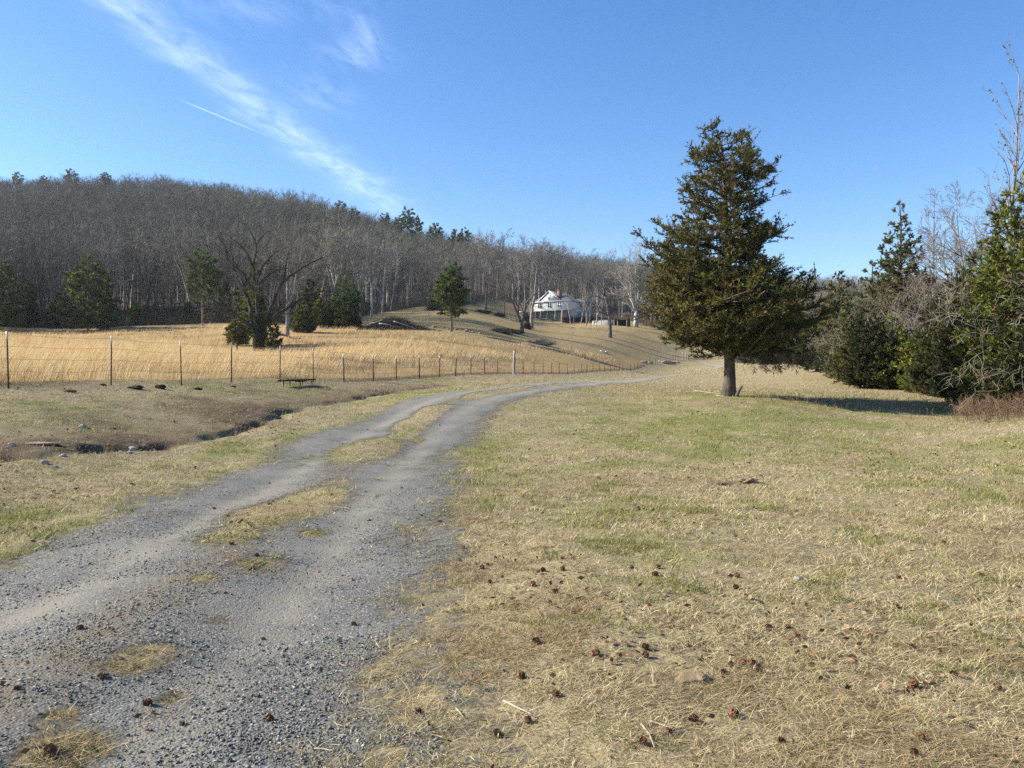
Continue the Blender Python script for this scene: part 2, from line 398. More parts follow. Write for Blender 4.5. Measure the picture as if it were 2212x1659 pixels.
def m_ground():
    t = NT('pasture_ground'); P = t.pos()
    g = t.attr('green').outputs['Fac']; wd = t.attr('woodfloor').outputs['Fac']; fl = t.attr('field').outputs['Fac']; br = t.attr('brown').outputs['Fac']; yd = t.attr('yard').outputs['Fac']
    n1 = t.noise(P, 1.3, 5, .65).outputs[0]; n2 = t.noise(t.scaled(P, (1, .8, 1)), 9, 8, .72).outputs[0]; n3 = t.noise(P, 46, 5, .7).outputs[0]; n4 = t.noise(P, .35, 4).outputs[0]
    straw = t.mix(t.ramp(n2, .36, .66), (.085, .066, .033), (.31, .25, .132))
    straw = t.mix(t.ramp(n3, .40, .74), straw, (.52, .44, .26))
    straw = t.mix(t.math('MULTIPLY', t.ramp(n1, .5, .75), .5), straw, (.22, .145, .075))
    gr = t.mix(t.ramp(n2, .35, .68), (.10, .115, .03), (.25, .255, .075))
    gm = t.ramp(t.math('ADD', g, t.math('MULTIPLY', t.math('SUBTRACT', n2, .5), .9)), .38, .74)
    c = t.mix(t.math('MULTIPLY', gm, .8), straw, gr)
    soil = t.mix(t.ramp(n2, .38, .66), (.05, .035, .022), (.20, .145, .09))
    bm = t.ramp(t.math('ADD', br, t.math('MULTIPLY', t.math('SUBTRACT', n2, .5), 1.1)), .25, .95)
    c = t.mix(bm, c, soil)
    yc = t.mix(t.ramp(n2, .35, .7), (.18, .125, .06), (.45, .325, .16))
    yc = t.mix(t.ramp(n4, .42, .66), yc, (.30, .245, .11))
    c = t.mix(yd, c, yc)
    fc = t.mix(t.ramp(n2, .35, .65), (.24, .16, .07), (.46, .32, .14))
    c = t.mix(fl, c, fc)
    wc = t.mix(t.ramp(n2, .35, .65), (.06, .046, .032), (.16, .122, .082))
    c = t.mix(wd, c, wc)
    h = t.math('ADD', t.math('MULTIPLY', n2, .6), t.math('MULTIPLY', n3, .4))
    return t.done(t.principled(c, .95, t.bump(h, .9, .05), .05))
M['ground'] = m_ground()

def m_gravel():
    t = NT('crushed_gravel'); P = t.pos()
    cv = t.attr('cover').outputs['Fac']; s = t.attr('lateral').outputs['Fac']; far = t.attr('farness').outputs['Fac']
    vo = t.n('TexVoronoi', Vector=P, Scale=75.0, Randomness=1.0); vo2 = t.n('TexVoronoi', Vector=P, Scale=34.0)
    n1 = t.noise(P, 1.1, 5, .6).outputs[0]; n2 = t.noise(P, 7, 7, .7).outputs[0]; n3 = t.noise(P, 30, 4, .7).outputs[0]
    hv = t.n('SeparateColor', Color=vo.outputs['Color']).outputs[0]
    c = t.mix(hv, (.088, .088, .077), (.225, .222, .195))
    c = t.mix(t.math('MULTIPLY', t.ramp(n3, .42, .62), .5), c, (.12, .12, .107))
    c = t.mix(t.math('MULTIPLY', t.ramp(n1, .52, .36), .5), c, (.10, .096, .09))
    c = t.mix(t.math('GREATER_THAN', hv, .95), c, (.36, .32, .27))
    # packed dust in the wheel tracks
    a = t.math('ABSOLUTE', s)
    tr = t.math('SUBTRACT', 1.0, t.math('MULTIPLY', t.math('ABSOLUTE', t.math('SUBTRACT', a, .85)), 1.9), True)
    dust = t.ramp(t.math('ADD', t.math('MULTIPLY', tr, .62), t.math('MULTIPLY', t.math('SUBTRACT', n1, .5), 1.8)), .12, .62)
    dust = t.math('MULTIPLY', dust, t.ramp(n2, .30, .55))
    c = t.mix(t.math('MULTIPLY', dust, .85), c, (.235, .213, .165))
    c = t.mix(t.math('MULTIPLY', t.ramp(n2, .50, .72), .55), c, (.185, .15, .105))
    ctr = t.math('SUBTRACT', 1.0, t.math('MULTIPLY', a, 1.9), True)
    c = t.mix(t.math('MULTIPLY', t.math('MULTIPLY', ctr, t.ramp(t.noise(P, 3.2, 6, .7).outputs[0], .36, .58)), .8), c, (.165, .128, .078))
    c = t.mix(t.math('MULTIPLY', far, .75), c, (.30, .28, .21))
    h = t.math('ADD', t.math('MULTIPLY', vo.outputs['Distance'], -1.0), t.math('MULTIPLY', vo2.outputs['Distance'], -.8))
    p = t.principled(c, .9, t.bump(h, .55, .009), .15)
    al = t.ramp(t.math('ADD', cv, t.math('MULTIPLY', t.math('SUBTRACT', t.math('ADD', t.math('MULTIPLY', n2, .6), t.math('MULTIPLY', n3, .4)), .5), 3.4)), .12, .80)
    return t.done(t.n('MixShader', i0=al, i1=t.n('BsdfTransparent'), i2=p))
M['gravel'] = m_gravel()
# ------------------------------------------------------------------ vegetation builders
def rot_about(d, ang, rng):
    """direction at angle ang from d, random azimuth"""
    r = rng.normal(size=3); s = r - d * (r @ d); s /= np.linalg.norm(s) + 1e-9
    return d * math.cos(ang) + s * math.sin(ang)

def grow(out, p, d, L, r, lvl, rng, P):
    """recursive bare branch; appends (p0,p1,r0,r1,level)"""
    ns = P.get('ns', (6, 5, 4, 3, 2))[min(lvl, 4)]
    step = L / ns; rr = r
    for i in range(ns):
        t = (i + 1) / ns
        d = d + rng.normal(size=3) * P['wig'][min(lvl, len(P['wig']) - 1)] + np.array([0, 0, P['trop'][min(lvl, len(P['trop']) - 1)]])
        d = d / np.linalg.norm(d)
        r1 = max(r * (1 - .8 * t), P['rmin'])
        q = p + d * step
        out.append((p, q + d * step * .04, rr, r1, lvl))
        if lvl < P['lv'] and t > P['start'][min(lvl, len(P['start']) - 1)]:
            nc = P['nc'][min(lvl, len(P['nc']) - 1)]
            k = int(nc) + (rng.random() < nc - int(nc))
            for _ in range(k):
                ang = math.radians(rng.uniform(*P['ang']))
                cd = rot_about(d, ang, rng)
                if P.get('flat'): cd[2] *= P['flat']; cd /= np.linalg.norm(cd)
                grow(out, q, cd, L * rng.uniform(*P['lr']) * (1.15 - .6 * t), max(r1 * .68, P['rmin']), lvl + 1, rng, P)
        p = q; rr = r1

BARE = dict(wig=(.05, .10, .14, .18, .2), trop=(.02, .05, .05, .04, .03), lv=4, start=(.3, .25, .2, .2), nc=(2.2, 1.5, 1.3, 1.0), ang=(28, 55), lr=(.38, .62), rmin=.012)
def bare_meshes(segs, bark, twigcol, name='tree', rng=RNG, k0=7):
    tr = [s for s in segs if s[4] <= 1]; cr = [s for s in segs if s[4] > 1]
    A = Acc(); A.segs([s[:4] for s in tr if s[4] == 0], k0); A.segs([s[:4] for s in tr if s[4] == 1], 5)
    B = Acc()
    if cr:
        P0 = np.array([s[0] for s in cr]); P1 = np.array([s[1] for s in cr]); R0 = np.array([s[2] for s in cr]); R1 = np.array([s[3] for s in cr])
        V, Q = segs_mesh(P0, P1, R0, R1, 3)
        cc = np.array(twigcol)[None] * (1 + .35 * (rng.random((len(cr), 1)) - .5)); B.add(V, [Q], np.repeat(cc, 6, 0))
    return A.mesh(name + '_trunk', bark, True), (B.mesh(name + '_crown', M['twig']) if cr else None)

def make_bare(name, loc, H, rng, bark='bark_grey', twig=(.15, .135, .12), P=None, lean=(0, 0), r=None, nstem=1, spread=.5, fork=.3, rz=0.0):
    P = dict(BARE, **(P or {})); segs = []
    r = r or H * .016
    if nstem == 1:
        grow(segs, np.array([0, 0, -.3]), nrm(np.array([lean[0], lean[1], 1.0])), H * .93, r, 0, rng, P)
    else:
        top = np.array([lean[0] * fork * H, lean[1] * fork * H, fork * H])
        segs.append((np.array([0, 0, -.3]), top * .5, r * 1.2, r, 0)); segs.append((top * .5, top, r, r * .95, 0))
        a0 = rng.random() * 6
        for i in range(nstem):
            a = a0 + i * 6.283 / nstem + rng.normal() * .3; sp = spread * rng.uniform(.6, 1.3)
            grow(segs, top, nrm(np.array([math.cos(a) * sp, math.sin(a) * sp, 1.0])), H * (1 - fork) * rng.uniform(.8, 1.05), r * .62, 0, rng, P)
    e = empty(name, loc, rz)
    a, b = bare_meshes(segs, M[bark], twig, name, rng)
    link('trunk', a, e)
    if b: link('crown', b, e)
    return e

def conifer(name, loc, H, prof, rng, trunk_r, n_limb=90, twig_m=9, nsh=14, sl=(.10, .2), sw=(.03, .055), tl=(.3, .7), elev=(-5, 35), cols=((.06, .07, .02), (.10, .10, .035), (.035, .042, .018)),
            colw=(.45, .3, .25), bark='bark_cedar', lean=0.0, h0=.12, start=.25, up=.25, sag=.12, trunk_top=1.0, thin=1.0, rust=0.0, tips=0.0, trunk_path=None, flare=True, wfloor=.4, rr=(.78, 1.06), clump=.5, sub=0, lump=0):
    """prof: list of (height fraction, left radius, right radius) in metres; left = -x"""
    prof = np.array(prof, float)
    def tp(h):
        if trunk_path is not None:
            return np.array([np.interp(h, trunk_path[:, 2], trunk_path[:, 0]), np.interp(h, trunk_path[:, 2], trunk_path[:, 1]), h])
        return np.array([lean * h, 0, h])
    e = empty(name, loc); T = Acc()
    hs = np.linspace(-.4, H * trunk_top, 16); fr = np.clip(hs / H, 0, 1)
    T.tube([tp(h) + [.04 * math.sin(h * 1.3) * (trunk_r > .15), .04 * math.cos(h), 0] for h in hs], trunk_r * (1 - fr) ** .85 + .015, k=12, rough=.10, seed=3,
           flare=(.75 * np.exp(-np.clip(hs + .1, 0, 9) / .3) if flare else None))
    tw_p = []; tw_d = []; tw_l = []; limb_segs = []; tw_c = []
    hh = prof[:, 0]; wts = (prof[:, 1] + prof[:, 2]) ** 1.2 + wfloor
    xs = np.linspace(h0, 1.0, 400); cdf = np.cumsum(np.interp(xs, hh, wts)); cdf /= cdf[-1]
    hq = np.interp((np.arange(n_limb) + rng.random(n_limb)) / n_limb, cdf, xs)
    ph0 = rng.random() * 6
    def dress(pts, R, n, start=start, k=1.0):
        lr = max(.012, .018 + R * .014 * (trunk_r / .3) ** .5)
        for j in range(n): limb_segs.append((pts[j], pts[j + 1], lr * (1 - .85 * j / n), lr * (1 - .85 * (j + 1) / n)))
        m = max(3, int(R * twig_m * thin * k))
        kc = max(2, int(R * 1.8)); cc_ = rng.random(kc); t = np.where(rng.random(m) < clump, np.clip(cc_[rng.integers(0, kc, m)] + rng.normal(size=m) * .07, 0, 1), rng.random(m)) ** .8; t = start + (1 - start) * t; t[:2] = (.97, 1.0)
        idx = t * n; i0 = np.minimum(idx.astype(int), n - 1); w = (idx - i0)[:, None]
        pp = pts[i0] * (1 - w) + pts[i0 + 1] * w
        dl = nrm(pts[i0 + 1] - pts[i0])
        dd = nrm(dl * .75 + rng.normal(size=(m, 3)) * np.array([.75, .75, .35]) + np.array([0, 0, up]))
        tw_p.append(pp); tw_d.append(dd); tw_l.append(rng.uniform(tl[0], tl[1], m) * (1.15 - .5 * t) * min(1.0, .35 + R * .5))
        c = np.array(cols)[rng.choice(len(cols), m, p=colw)] * rng.uniform(.75, 1.25, (m, 1))
        if rust: c = np.where((rng.random((m, 1)) < rust * t[:, None]), np.array([[.15, .085, .035]]) * rng.uniform(.7, 1.2, (m, 1)), c)
        tw_c.append(c)
    for i, f in enumerate(hq):
        ph = ph0 + i * 2.39996 + rng.normal() * .35
        cx = math.cos(ph)
        R = np.interp(f, hh, prof[:, 1]) * (1 - cx) / 2 + np.interp(f, hh, prof[:, 2]) * (1 + cx) / 2
        R *= rng.uniform(*rr) if rng.random() > .12 else rng.uniform(.4, .75)
        if lump: R *= .70 + .32 * sstep(.25, .75, float(vnoise(np.array([ph * 1.1 % 6.9 + 3]), np.array([f * 9.0]), 5)[0]))
        el = math.radians(np.interp(f, [h0, 1], elev) + rng.normal() * 11)
        ztip = f * H; zb = max(.9 * h0 * H, ztip - R * math.tan(el)); zb = min(zb, H * .985)
        b = tp(zb); tip = np.array([tp(ztip)[0] + R * math.cos(ph), tp(ztip)[1] + R * math.sin(ph), ztip])
        mid = (b + tip) / 2 + np.array([0, 0, -R * sag]) + rng.normal(size=3) * R * .05
        n = max(4, int(R * 2.2)); ts = np.linspace(0, 1, n + 1)[:, None]
        pts = b * (1 - ts) ** 2 + 2 * mid * ts * (1 - ts) + tip * ts ** 2
        pts[1:-1] += rng.normal(size=(n - 1, 3)) * .04
        dress(pts, R, n, k=.8 if sub else 1.0)
        if sub and R > .9:
            for _ in range(int(1 + R * sub)):
                t0 = rng.uniform(.3, .85); ii = min(int(t0 * n), n - 1); p0 = pts[ii] + (pts[ii + 1] - pts[ii]) * (t0 * n - ii); dd = nrm(pts[ii + 1] - pts[ii]); a_ = rng.choice([-1, 1]) * rng.uniform(.5, 1.1)
                dd = nrm(np.array([dd[0] * math.cos(a_) - dd[1] * math.sin(a_), dd[0] * math.sin(a_) + dd[1] * math.cos(a_), dd[2] + rng.normal() * .18 + .1]))
                L2 = R * rng.uniform(.25, .5); n2 = max(3, int(L2 * 2.5)); q = p0 + dd * np.linspace(0, L2, n2 + 1)[:, None]; q[1:] += rng.normal(size=(n2, 3)) * .04; q[:, 2] += np.linspace(0, 1, n2 + 1) ** 2 * L2 * .12
                dress(q, L2, n2, .1, 1.0)
    T.segs(limb_segs, 5)
    link('trunk', T.mesh(name + '_trunk', M[bark], True), e)
    p = np.concatenate(tw_p); d = np.concatenate(tw_d); l = np.concatenate(tw_l); c = np.concatenate(tw_c); m = len(p)
    s = rng.random((m, nsh)); pos = p[:, None] + d[:, None] * (s * l[:, None])[..., None]
    dr = nrm(d[:, None] * .8 + rng.normal(size=(m, nsh, 3)) * .5 + np.array([0, 0, .12]))
    pos = pos.reshape(-1, 3); dr = dr.reshape(-1, 3)
    V, Q = shards(pos, dr, rng.uniform(sl[0], sl[1], len(pos)), rng.uniform(sw[0], sw[1], len(pos)), rng)
    cc = np.repeat(c, nsh, 0) * rng.uniform(.8, 1.2, (m * nsh, 1))
    A = Acc(); A.add(V, [Q], np.repeat(cc, 4, 0))
    A.segs([(p[i], p[i] + d[i] * l[i], .012, .006) for i in range(0, m, 2)], 3, np.array([.07, .055, .04]))
    link('crown', A.mesh(name + '_crown', M['leaf']), e)
    return e

PINE = dict(cols=((.085, .115, .026), (.14, .17, .04), (.04, .056, .018)), bark='bark_pine', sl=(.35, .65), sw=(.10, .2), tl=(.6, 1.3), twig_m=5.2, nsh=17, elev=(0, 32), start=.35, rr=(.6, 1.1), sag=.06, up=.5, flare=False)
# ------------------------------------------------------------------ ground + drive
def build_ground():
    az = np.concatenate([np.arange(-41, 41.01, .22), np.arange(44, 317, 4.0)]); az = np.radians(az)
    na = len(az)
    r = 1.2 * 1.0088 ** np.arange(0, 830); r = r[r < 1750]; nr = len(r)
    R, A = np.meshgrid(r, az, indexing='ij')
    X = (R * np.sin(A)).ravel(); Y = (R * np.cos(A)).ravel(); Z = ground(X, Y)
    V = np.stack([X, Y, Z], 1); V = np.concatenate([V, [[0, 0, gz(0, 0)]]])
    i = np.arange(nr - 1)[:, None] * na; j = np.arange(na)[None]; j2 = (j + 1) % na
    Q = np.stack([i + j, i + j2, i + na + j2, i + na + j], -1).reshape(-1, 4)[:, ::-1]
    jj = np.arange(na); T = np.stack([np.full(na, nr * na), (jj + 1) % na, jj], 1)[:, ::-1]
    Q = Q[:, ::-1]; T = T[:, ::-1]
    GRID['z'] = Z.reshape(nr, na); GRID['nf'] = len(np.arange(-41, 41.01, .22))
    ap = lambda v: np.append(v, v[0])
    wd = wood(X, Y); fl = field(X, Y); yd = yard(X, Y); g = green(X, Y)
    d = ditch_d(X, Y)
    br = (.55 * np.exp(-((d + .3) / .9) ** 2) + .38 * np.exp(-((d + 1.9) / 1.7) ** 2)) * sstep(8, 12, Y) * (1 - sstep(42, 48, Y))
    br += .6 * np.exp(-((fence_x(Y) - X) / .5) ** 2) * sstep(38, 50, Y) * (1 - sstep(90, 150, Y)) * .5
    px_ = 1106 + F * X / np.maximum(Y, 1e-3); nr_ = np.clip(fence_x(Y) - X, 0, 99); br += .95 * np.exp(-(nr_ / 9.5) ** 2) * sstep(600, 850, px_) * (fence_x(Y) > X) * (Y > 20) * (1 - sstep(150, 190, Y)) * (1 - sstep(1400, 1480, px_))
    hx, hy = X - HOLE[0], Y - HOLE[1]; br += 1.2 * np.exp(-((hx - .12) ** 2 / .16 + hy ** 2 / .05))
    br += .35 * sstep(.56, .70, fbm(X * .5, Y * .5, 61, 4)) * (np.hypot(X, Y) < 60)
    s = road_s(X, Y); br += .35 * np.exp(-((s - 2.2) / .6) ** 2) * (1 - sstep(8, 14, Y))
    br = np.clip(br, 0, 1)
    me = mesh_np('pasture_ground', V, [Q, T], M['ground'], None, True, dict(green=ap(g), woodfloor=ap(wd), field=ap(fl), brown=ap(br), yard=ap(yd)))
    tag(link('ground', me), 'short winter pasture of straw and green grass rising towards a wooded hill', 'ground', kind='structure')
    # drive: a thin sheet over the same cells
    cv = cover(X, Y); s = road_s(X, Y)
    ok = (np.abs(s) < 3.1) & (Y > -20) & (Y < 186) & (cv > -.25); ok = np.append(ok, False)
    q = Q[ok[Q].any(1)]; q = q[(q < nr * na).all(1)]
    u, inv = np.unique(q, return_inverse=True)
    VV = V[u] + np.array([0, 0, .010])
    VV[:, 2] += .00012 * np.hypot(VV[:, 0], VV[:, 1])
    far = sstep(14, 60, V[u, 1])
    me = mesh_np('drive', VV, [inv.reshape(q.shape)], M['gravel'], None, True, dict(cover=cv[u], lateral=s[u], farness=far))
    tag(link('gravel_drive', me), 'two track grey gravel drive curving up to the gate', 'drive', kind='structure')

def polar_sample(n, r0, r1, half=36.5, power=0.0):
    """points with density ~ 1/r^(2-power)"""
    u = RNG.random(n)
    if power: r = (r0 ** power + u * (r1 ** power - r0 ** power)) ** (1 / power)
    else: r = r0 * (r1 / r0) ** u
    a = np.radians(RNG.uniform(-half, half, n))
    return r * np.sin(a), r * np.cos(a), r

def blades_mesh(X, Y, Z, H, W, lean, cols, name, curl=.5, mat='blade'):
    """bent two-piece blades; lean (n,2) horizontal offset of tip per unit height"""
    n = len(X); P = np.stack([X, Y, Z], 1)
    a = RNG.random(n) * math.pi * 2; s = np.stack([np.cos(a), np.sin(a), np.zeros(n)], 1) * W[:, None] * .5
    off = np.stack([lean[:, 0] * H, lean[:, 1] * H, H], 1)
    mid = P + off * np.array([.5 * (1 - curl) + .12, .5 * (1 - curl) + .12, .58]); tip = P + off
    V = np.stack([P - s, P + s, mid + s * .75, mid - s * .75, tip], 1).reshape(-1, 3)
    b = (np.arange(n) * 5)[:, None]
    Q = b + np.array([[0, 1, 2, 3]]); T = b + np.array([[3, 2, 4]])
    return mesh_np(name, V, [Q, T], M[mat], np.repeat(cols, 5, 0))

STRAW = np.array([[.50, .41, .22], [.64, .54, .32], [.34, .255, .13], [.17, .12, .06], [.66, .57, .36]])
GREEN = np.array([[.175, .19, .05], [.24, .245, .075], [.34, .31, .115], [.11, .125, .035]])
def lawn():
    X, Y, r = polar_sample(1250000, 2.3, 55, 49)
    cv = cover(X, Y) + (fbm(X * 5, Y * 5, 91, 3) - .5) * 2.2 + (RNG.random(len(X)) - .5) * .8
    g = green(X, Y); fl = field(X, Y); d = ditch_d(X, Y)
    tuft = fbm(X * 5, Y * 5, 93, 3)
    keep = (cv < .42) & (fl < .5) & (RNG.random(len(X)) < (.2 + 1.2 * sstep(.36, .6, tuft)) * (.3 + .9 * sstep(.34, .52, fbm(X * 1.3, Y * 1.3, 99, 4)))) & ~((np.hypot(X - HOLE[0] - .1, Y - HOLE[1]) < .3))
    keep &= ~((d > -1.5) & (d < .5) & (Y > 10) & (Y < 44) & (RNG.random(len(X)) < .55))
    X, Y, r, g, cv = X[keep], Y[keep], r[keep], g[keep], cv[keep]; n = len(X)
    Z = ground(X, Y) - .004
    sc = np.clip((r / 5) ** .5, .8, 3.0)
    gp = RNG.random(n) < sstep(.30, .80, g + (vnoise(X * 3, Y * 3, 95) - .5) * .8) * .85 + .06
    H = np.where(gp, RNG.uniform(.014, .045, n), RNG.uniform(.007, .040, n)) * np.clip(sc, .8, 1.5) * (1 + .5 * (RNG.random(n) < .12))
    pale = RNG.random(n) < .25
    W = np.where(gp, .0045, .0042) * sc * RNG.uniform(.7, 1.4, n)
    la = RNG.random(n) * 6.283; lm = np.where(gp, RNG.uniform(.3, 1.8, n), RNG.uniform(.6, 5.0, n)) / np.clip(sc, .8, 2.0)
    lean = np.stack([np.cos(la) * lm + .25, np.sin(la) * lm], 1)
    br = sstep(.44, .62, fbm(X * .8, Y * .8, 97, 3))[:, None]
    ci = RNG.choice(5, n, p=(.34, .24, .2, .12, .10)); cs = STRAW[ci] * (1 - .28 * br * np.array([[.8, 1, 1.1]]))
    cg = GREEN[RNG.choice(4, n, p=(.3, .3, .25, .15))]
    c = np.where(gp[:, None], cg, cs) * RNG.uniform(.75, 1.2, (n, 1))
    tag(link('short_grass', blades_mesh(X, Y, Z, H, W, lean, c, 'short_grass')), 'short matted straw and green grass on both sides of the drive', 'grass', kind='stuff')

def golden():
    """tall golden broom grass beyond the fence"""
    n = 640000
    X, Y, r = polar_sample(n, 20, 165, 46)
    f = field(X, Y); px = 1106 + F * X / Y
    clump = fbm(X * .16, Y * .10, 55, 4); near = fence_x(Y) - X
    weed = sstep(.46, .57, fbm(X * .05 + 5, Y * .06, 57, 3))
    short = np.exp(-(near / 10.0) ** 2) * sstep(600, 820, px) + .6 * np.exp(-(near / 1.1) ** 2)
    short = np.clip(short, 0, 1)
    keep = (f > .5) & (RNG.random(n) < (.15 + 1.1 * sstep(.36, .56, clump)) * (1 - .75 * short) * (1 - .5 * weed))
    X, Y, r, clump, short, weed = X[keep], Y[keep], r[keep], clump[keep], short[keep], weed[keep]; n = len(X)
    Z = ground(X, Y) - .02
    H = RNG.uniform(.45, .95, n) * (.6 + .8 * clump) * (1 - .66 * short) * (1 - .35 * weed)
    W = .0075 * (r / 25) ** .8 * RNG.uniform(.7, 1.5, n)
    lm = RNG.uniform(.2, .75, n); lean = np.stack([lm + .08 * RNG.normal(size=n), .16 * RNG.normal(size=n)], 1)
    base = np.array([[.62, .455, .215], [.74, .575, .31], [.52, .36, .155], [.82, .69, .44]])[RNG.choice(4, n, p=(.4, .3, .2, .1))]
    wc = np.array([[.19, .135, .08], [.27, .20, .12]])[RNG.choice(2, n)]
    gc = np.array([[.27, .215, .135], [.20, .155, .10]])[RNG.choice(2, n)]
    u = RNG.random(n)[:, None]
    c = np.where(u < weed[:, None] * .7, wc, np.where(u < weed[:, None] * .7 + short[:, None] * .92, gc, base)) * RNG.uniform(.75, 1.15, (n, 1))
    tag(link('golden_grass', blades_mesh(X, Y, Z, H, W, lean, c, 'golden_grass', .35)), 'tall golden broom grass bending in the fenced field', 'grass', kind='stuff')

def yard_grass():
    X, Y, r = polar_sample(150000, 38, 290, 34)
    keep = ((yard(X, Y) > .3) | ((field(X, Y) < .5) & (wood(X, Y) < .3) & (cover(X, Y) < .4)))
    X, Y, r = X[keep], Y[keep], r[keep]; n = len(X); Z = ground(X, Y) - .02
    yd = yard(X, Y)[:, None]
    H = RNG.uniform(.05, .14, n) * np.clip(r / 90, .7, 1.6); W = .010 * (r / 20) ** .9 * RNG.uniform(.6, 1.4, n)
    lean = RNG.normal(size=(n, 2)) * .8
    a = STRAW[RNG.choice(5, n)] * .8; b = np.array([[.36, .25, .12], [.48, .35, .17], [.28, .20, .09], [.33, .27, .12]])[RNG.choice(4, n)]
    c = np.where(RNG.random((n, 1)) < yd, b, a) * RNG.uniform(.75, 1.2, (n, 1))
    tag(link('hillside_grass', blades_mesh(X, Y, Z, H, W, lean, c, 'hillside_grass')), 'brownish short grass on the slope below the house', 'grass', kind='stuff')

def stones():
    n = 280000
    X, Y, r = polar_sample(n, 2.2, 15, 52)
    cv = cover(X, Y); s = road_s(X, Y)
    dens = fbm(X * 1.6, Y * 1.6, 71, 3)
    tr = np.exp(-((np.abs(s) - .85) / .30) ** 2)
    keep = (cv + (vnoise(X * 9, Y * 9, 73) - .5) * .9 > .45) & (RNG.random(n) < (.12 + .85 * sstep(.4, .62, dens)) * (1 - .65 * tr))
    X, Y, r = X[keep], Y[keep], r[keep]; n = len(X)
    Z = ground(X, Y) + .012
    R = np.minimum(.0028 + .0023 * RNG.exponential(1.0, n), .012) * np.clip((r / 5) ** .2, .8, 1.15)
    base = nrm(np.array([(1, 0, 0), (0, 1, 0), (-1, 0, 0), (0, -1, 0), (0, 0, 1), (0, 0, -1), (.7, .7, .6), (-.7, .6, -.5)], float))[:6]
    V = base[None] * RNG.uniform(.6, 1.35, (n, 6, 1)) + RNG.normal(size=(n, 6, 3)) * .18
    V *= RNG.uniform(.7, 1.3, (n, 1, 3)) * np.array([1, 1, .62])
    a = RNG.random(n) * 6.283; ca, sa = np.cos(a)[:, None], np.sin(a)[:, None]
    V = np.stack([V[..., 0] * ca - V[..., 1] * sa, V[..., 0] * sa + V[..., 1] * ca, V[..., 2] + V[..., 0] * RNG.normal(size=(n, 1)) * .3], -1) * R[:, None, None]
    V += np.stack([X, Y, Z + R * .25], 1)[:, None]
    t = np.array([(0, 1, 4), (1, 2, 4), (2, 3, 4), (3, 0, 4), (1, 0, 5), (2, 1, 5), (3, 2, 5), (0, 3, 5)])
    T = (t[None] + (np.arange(n) * 6)[:, None, None]).reshape(-1, 3)
    cols = np.array([[.118, .118, .106], [.178, .177, .157], [.255, .253, .225], [.085, .085, .077], [.32, .27, .19], [.42, .40, .35]])[RNG.choice(6, n, p=(.3, .33, .18, .13, .04, .02))] * RNG.uniform(.8, 1.2, (n, 1))
    tag(link('loose_gravel', mesh_np('loose_gravel', V.reshape(-1, 3), [T], M['stone'], np.repeat(cols, 6, 0))), 'loose crushed grey stone on the drive', 'gravel', kind='stuff')

def litter():
    """fallen oak leaves and straw bits"""
    X, Y, r = polar_sample(9000, 2.5, 40)
    cl = fbm(X * .45, Y * .6, 81, 3)
    k = (RNG.random(len(X)) < .06 + 1.0 * sstep(.52, .66, cl)) & (field(X, Y) < .3) & ((cover(X, Y) < .4) | (RNG.random(len(X)) < .1))
    X, Y, r = X[k], Y[k], r[k]; n = len(X); Z = ground(X, Y) + RNG.uniform(.012, .03, n)
    D = RNG.normal(size=(n, 3)) * np.array([1, 1, .25]); sz = RNG.uniform(.025, .06, n) * np.clip((r / 6) ** .4, .8, 1.8)
    V, Q = shards(np.stack([X, Y, Z], 1), D, sz, sz * .6, RNG, up=(0, 0, .6))
    c = np.array([[.15, .085, .042], [.11, .065, .035], [.20, .125, .065], [.25, .175, .095]])[RNG.choice(4, n)]
    A = Acc(); A.add(V, [Q], np.repeat(c, 4, 0))
    # straw lying on the drive edges and in the middle strip
    X, Y, r = polar_sample(26000, 2.4, 14); cv = cover(X, Y)
    k = (cv > .2) & (cv < 1.0) & (RNG.random(len(X)) < sstep(.48, .64, fbm(X * 1.4, Y * 1.4, 85, 3)) * .8 + .03)
    X, Y, r = X[k], Y[k], r[k]; n = len(X); Z = ground(X, Y) + .018
    V, Q = shards(np.stack([X, Y, Z], 1), RNG.normal(size=(n, 3)) * np.array([1, 1, .2]), RNG.uniform(.03, .09, n), .004 * np.clip(r / 5, .8, 2), RNG, up=(0, 0, .5))
    A.add(V, [Q], np.repeat(STRAW[RNG.choice(5, n)] * .95, 4, 0))
    tag(link('leaf_litter', A.mesh('leaf_litter', M['litter'])), 'dead brown leaves and straw scattered over grass and drive', 'leaf litter', kind='stuff')

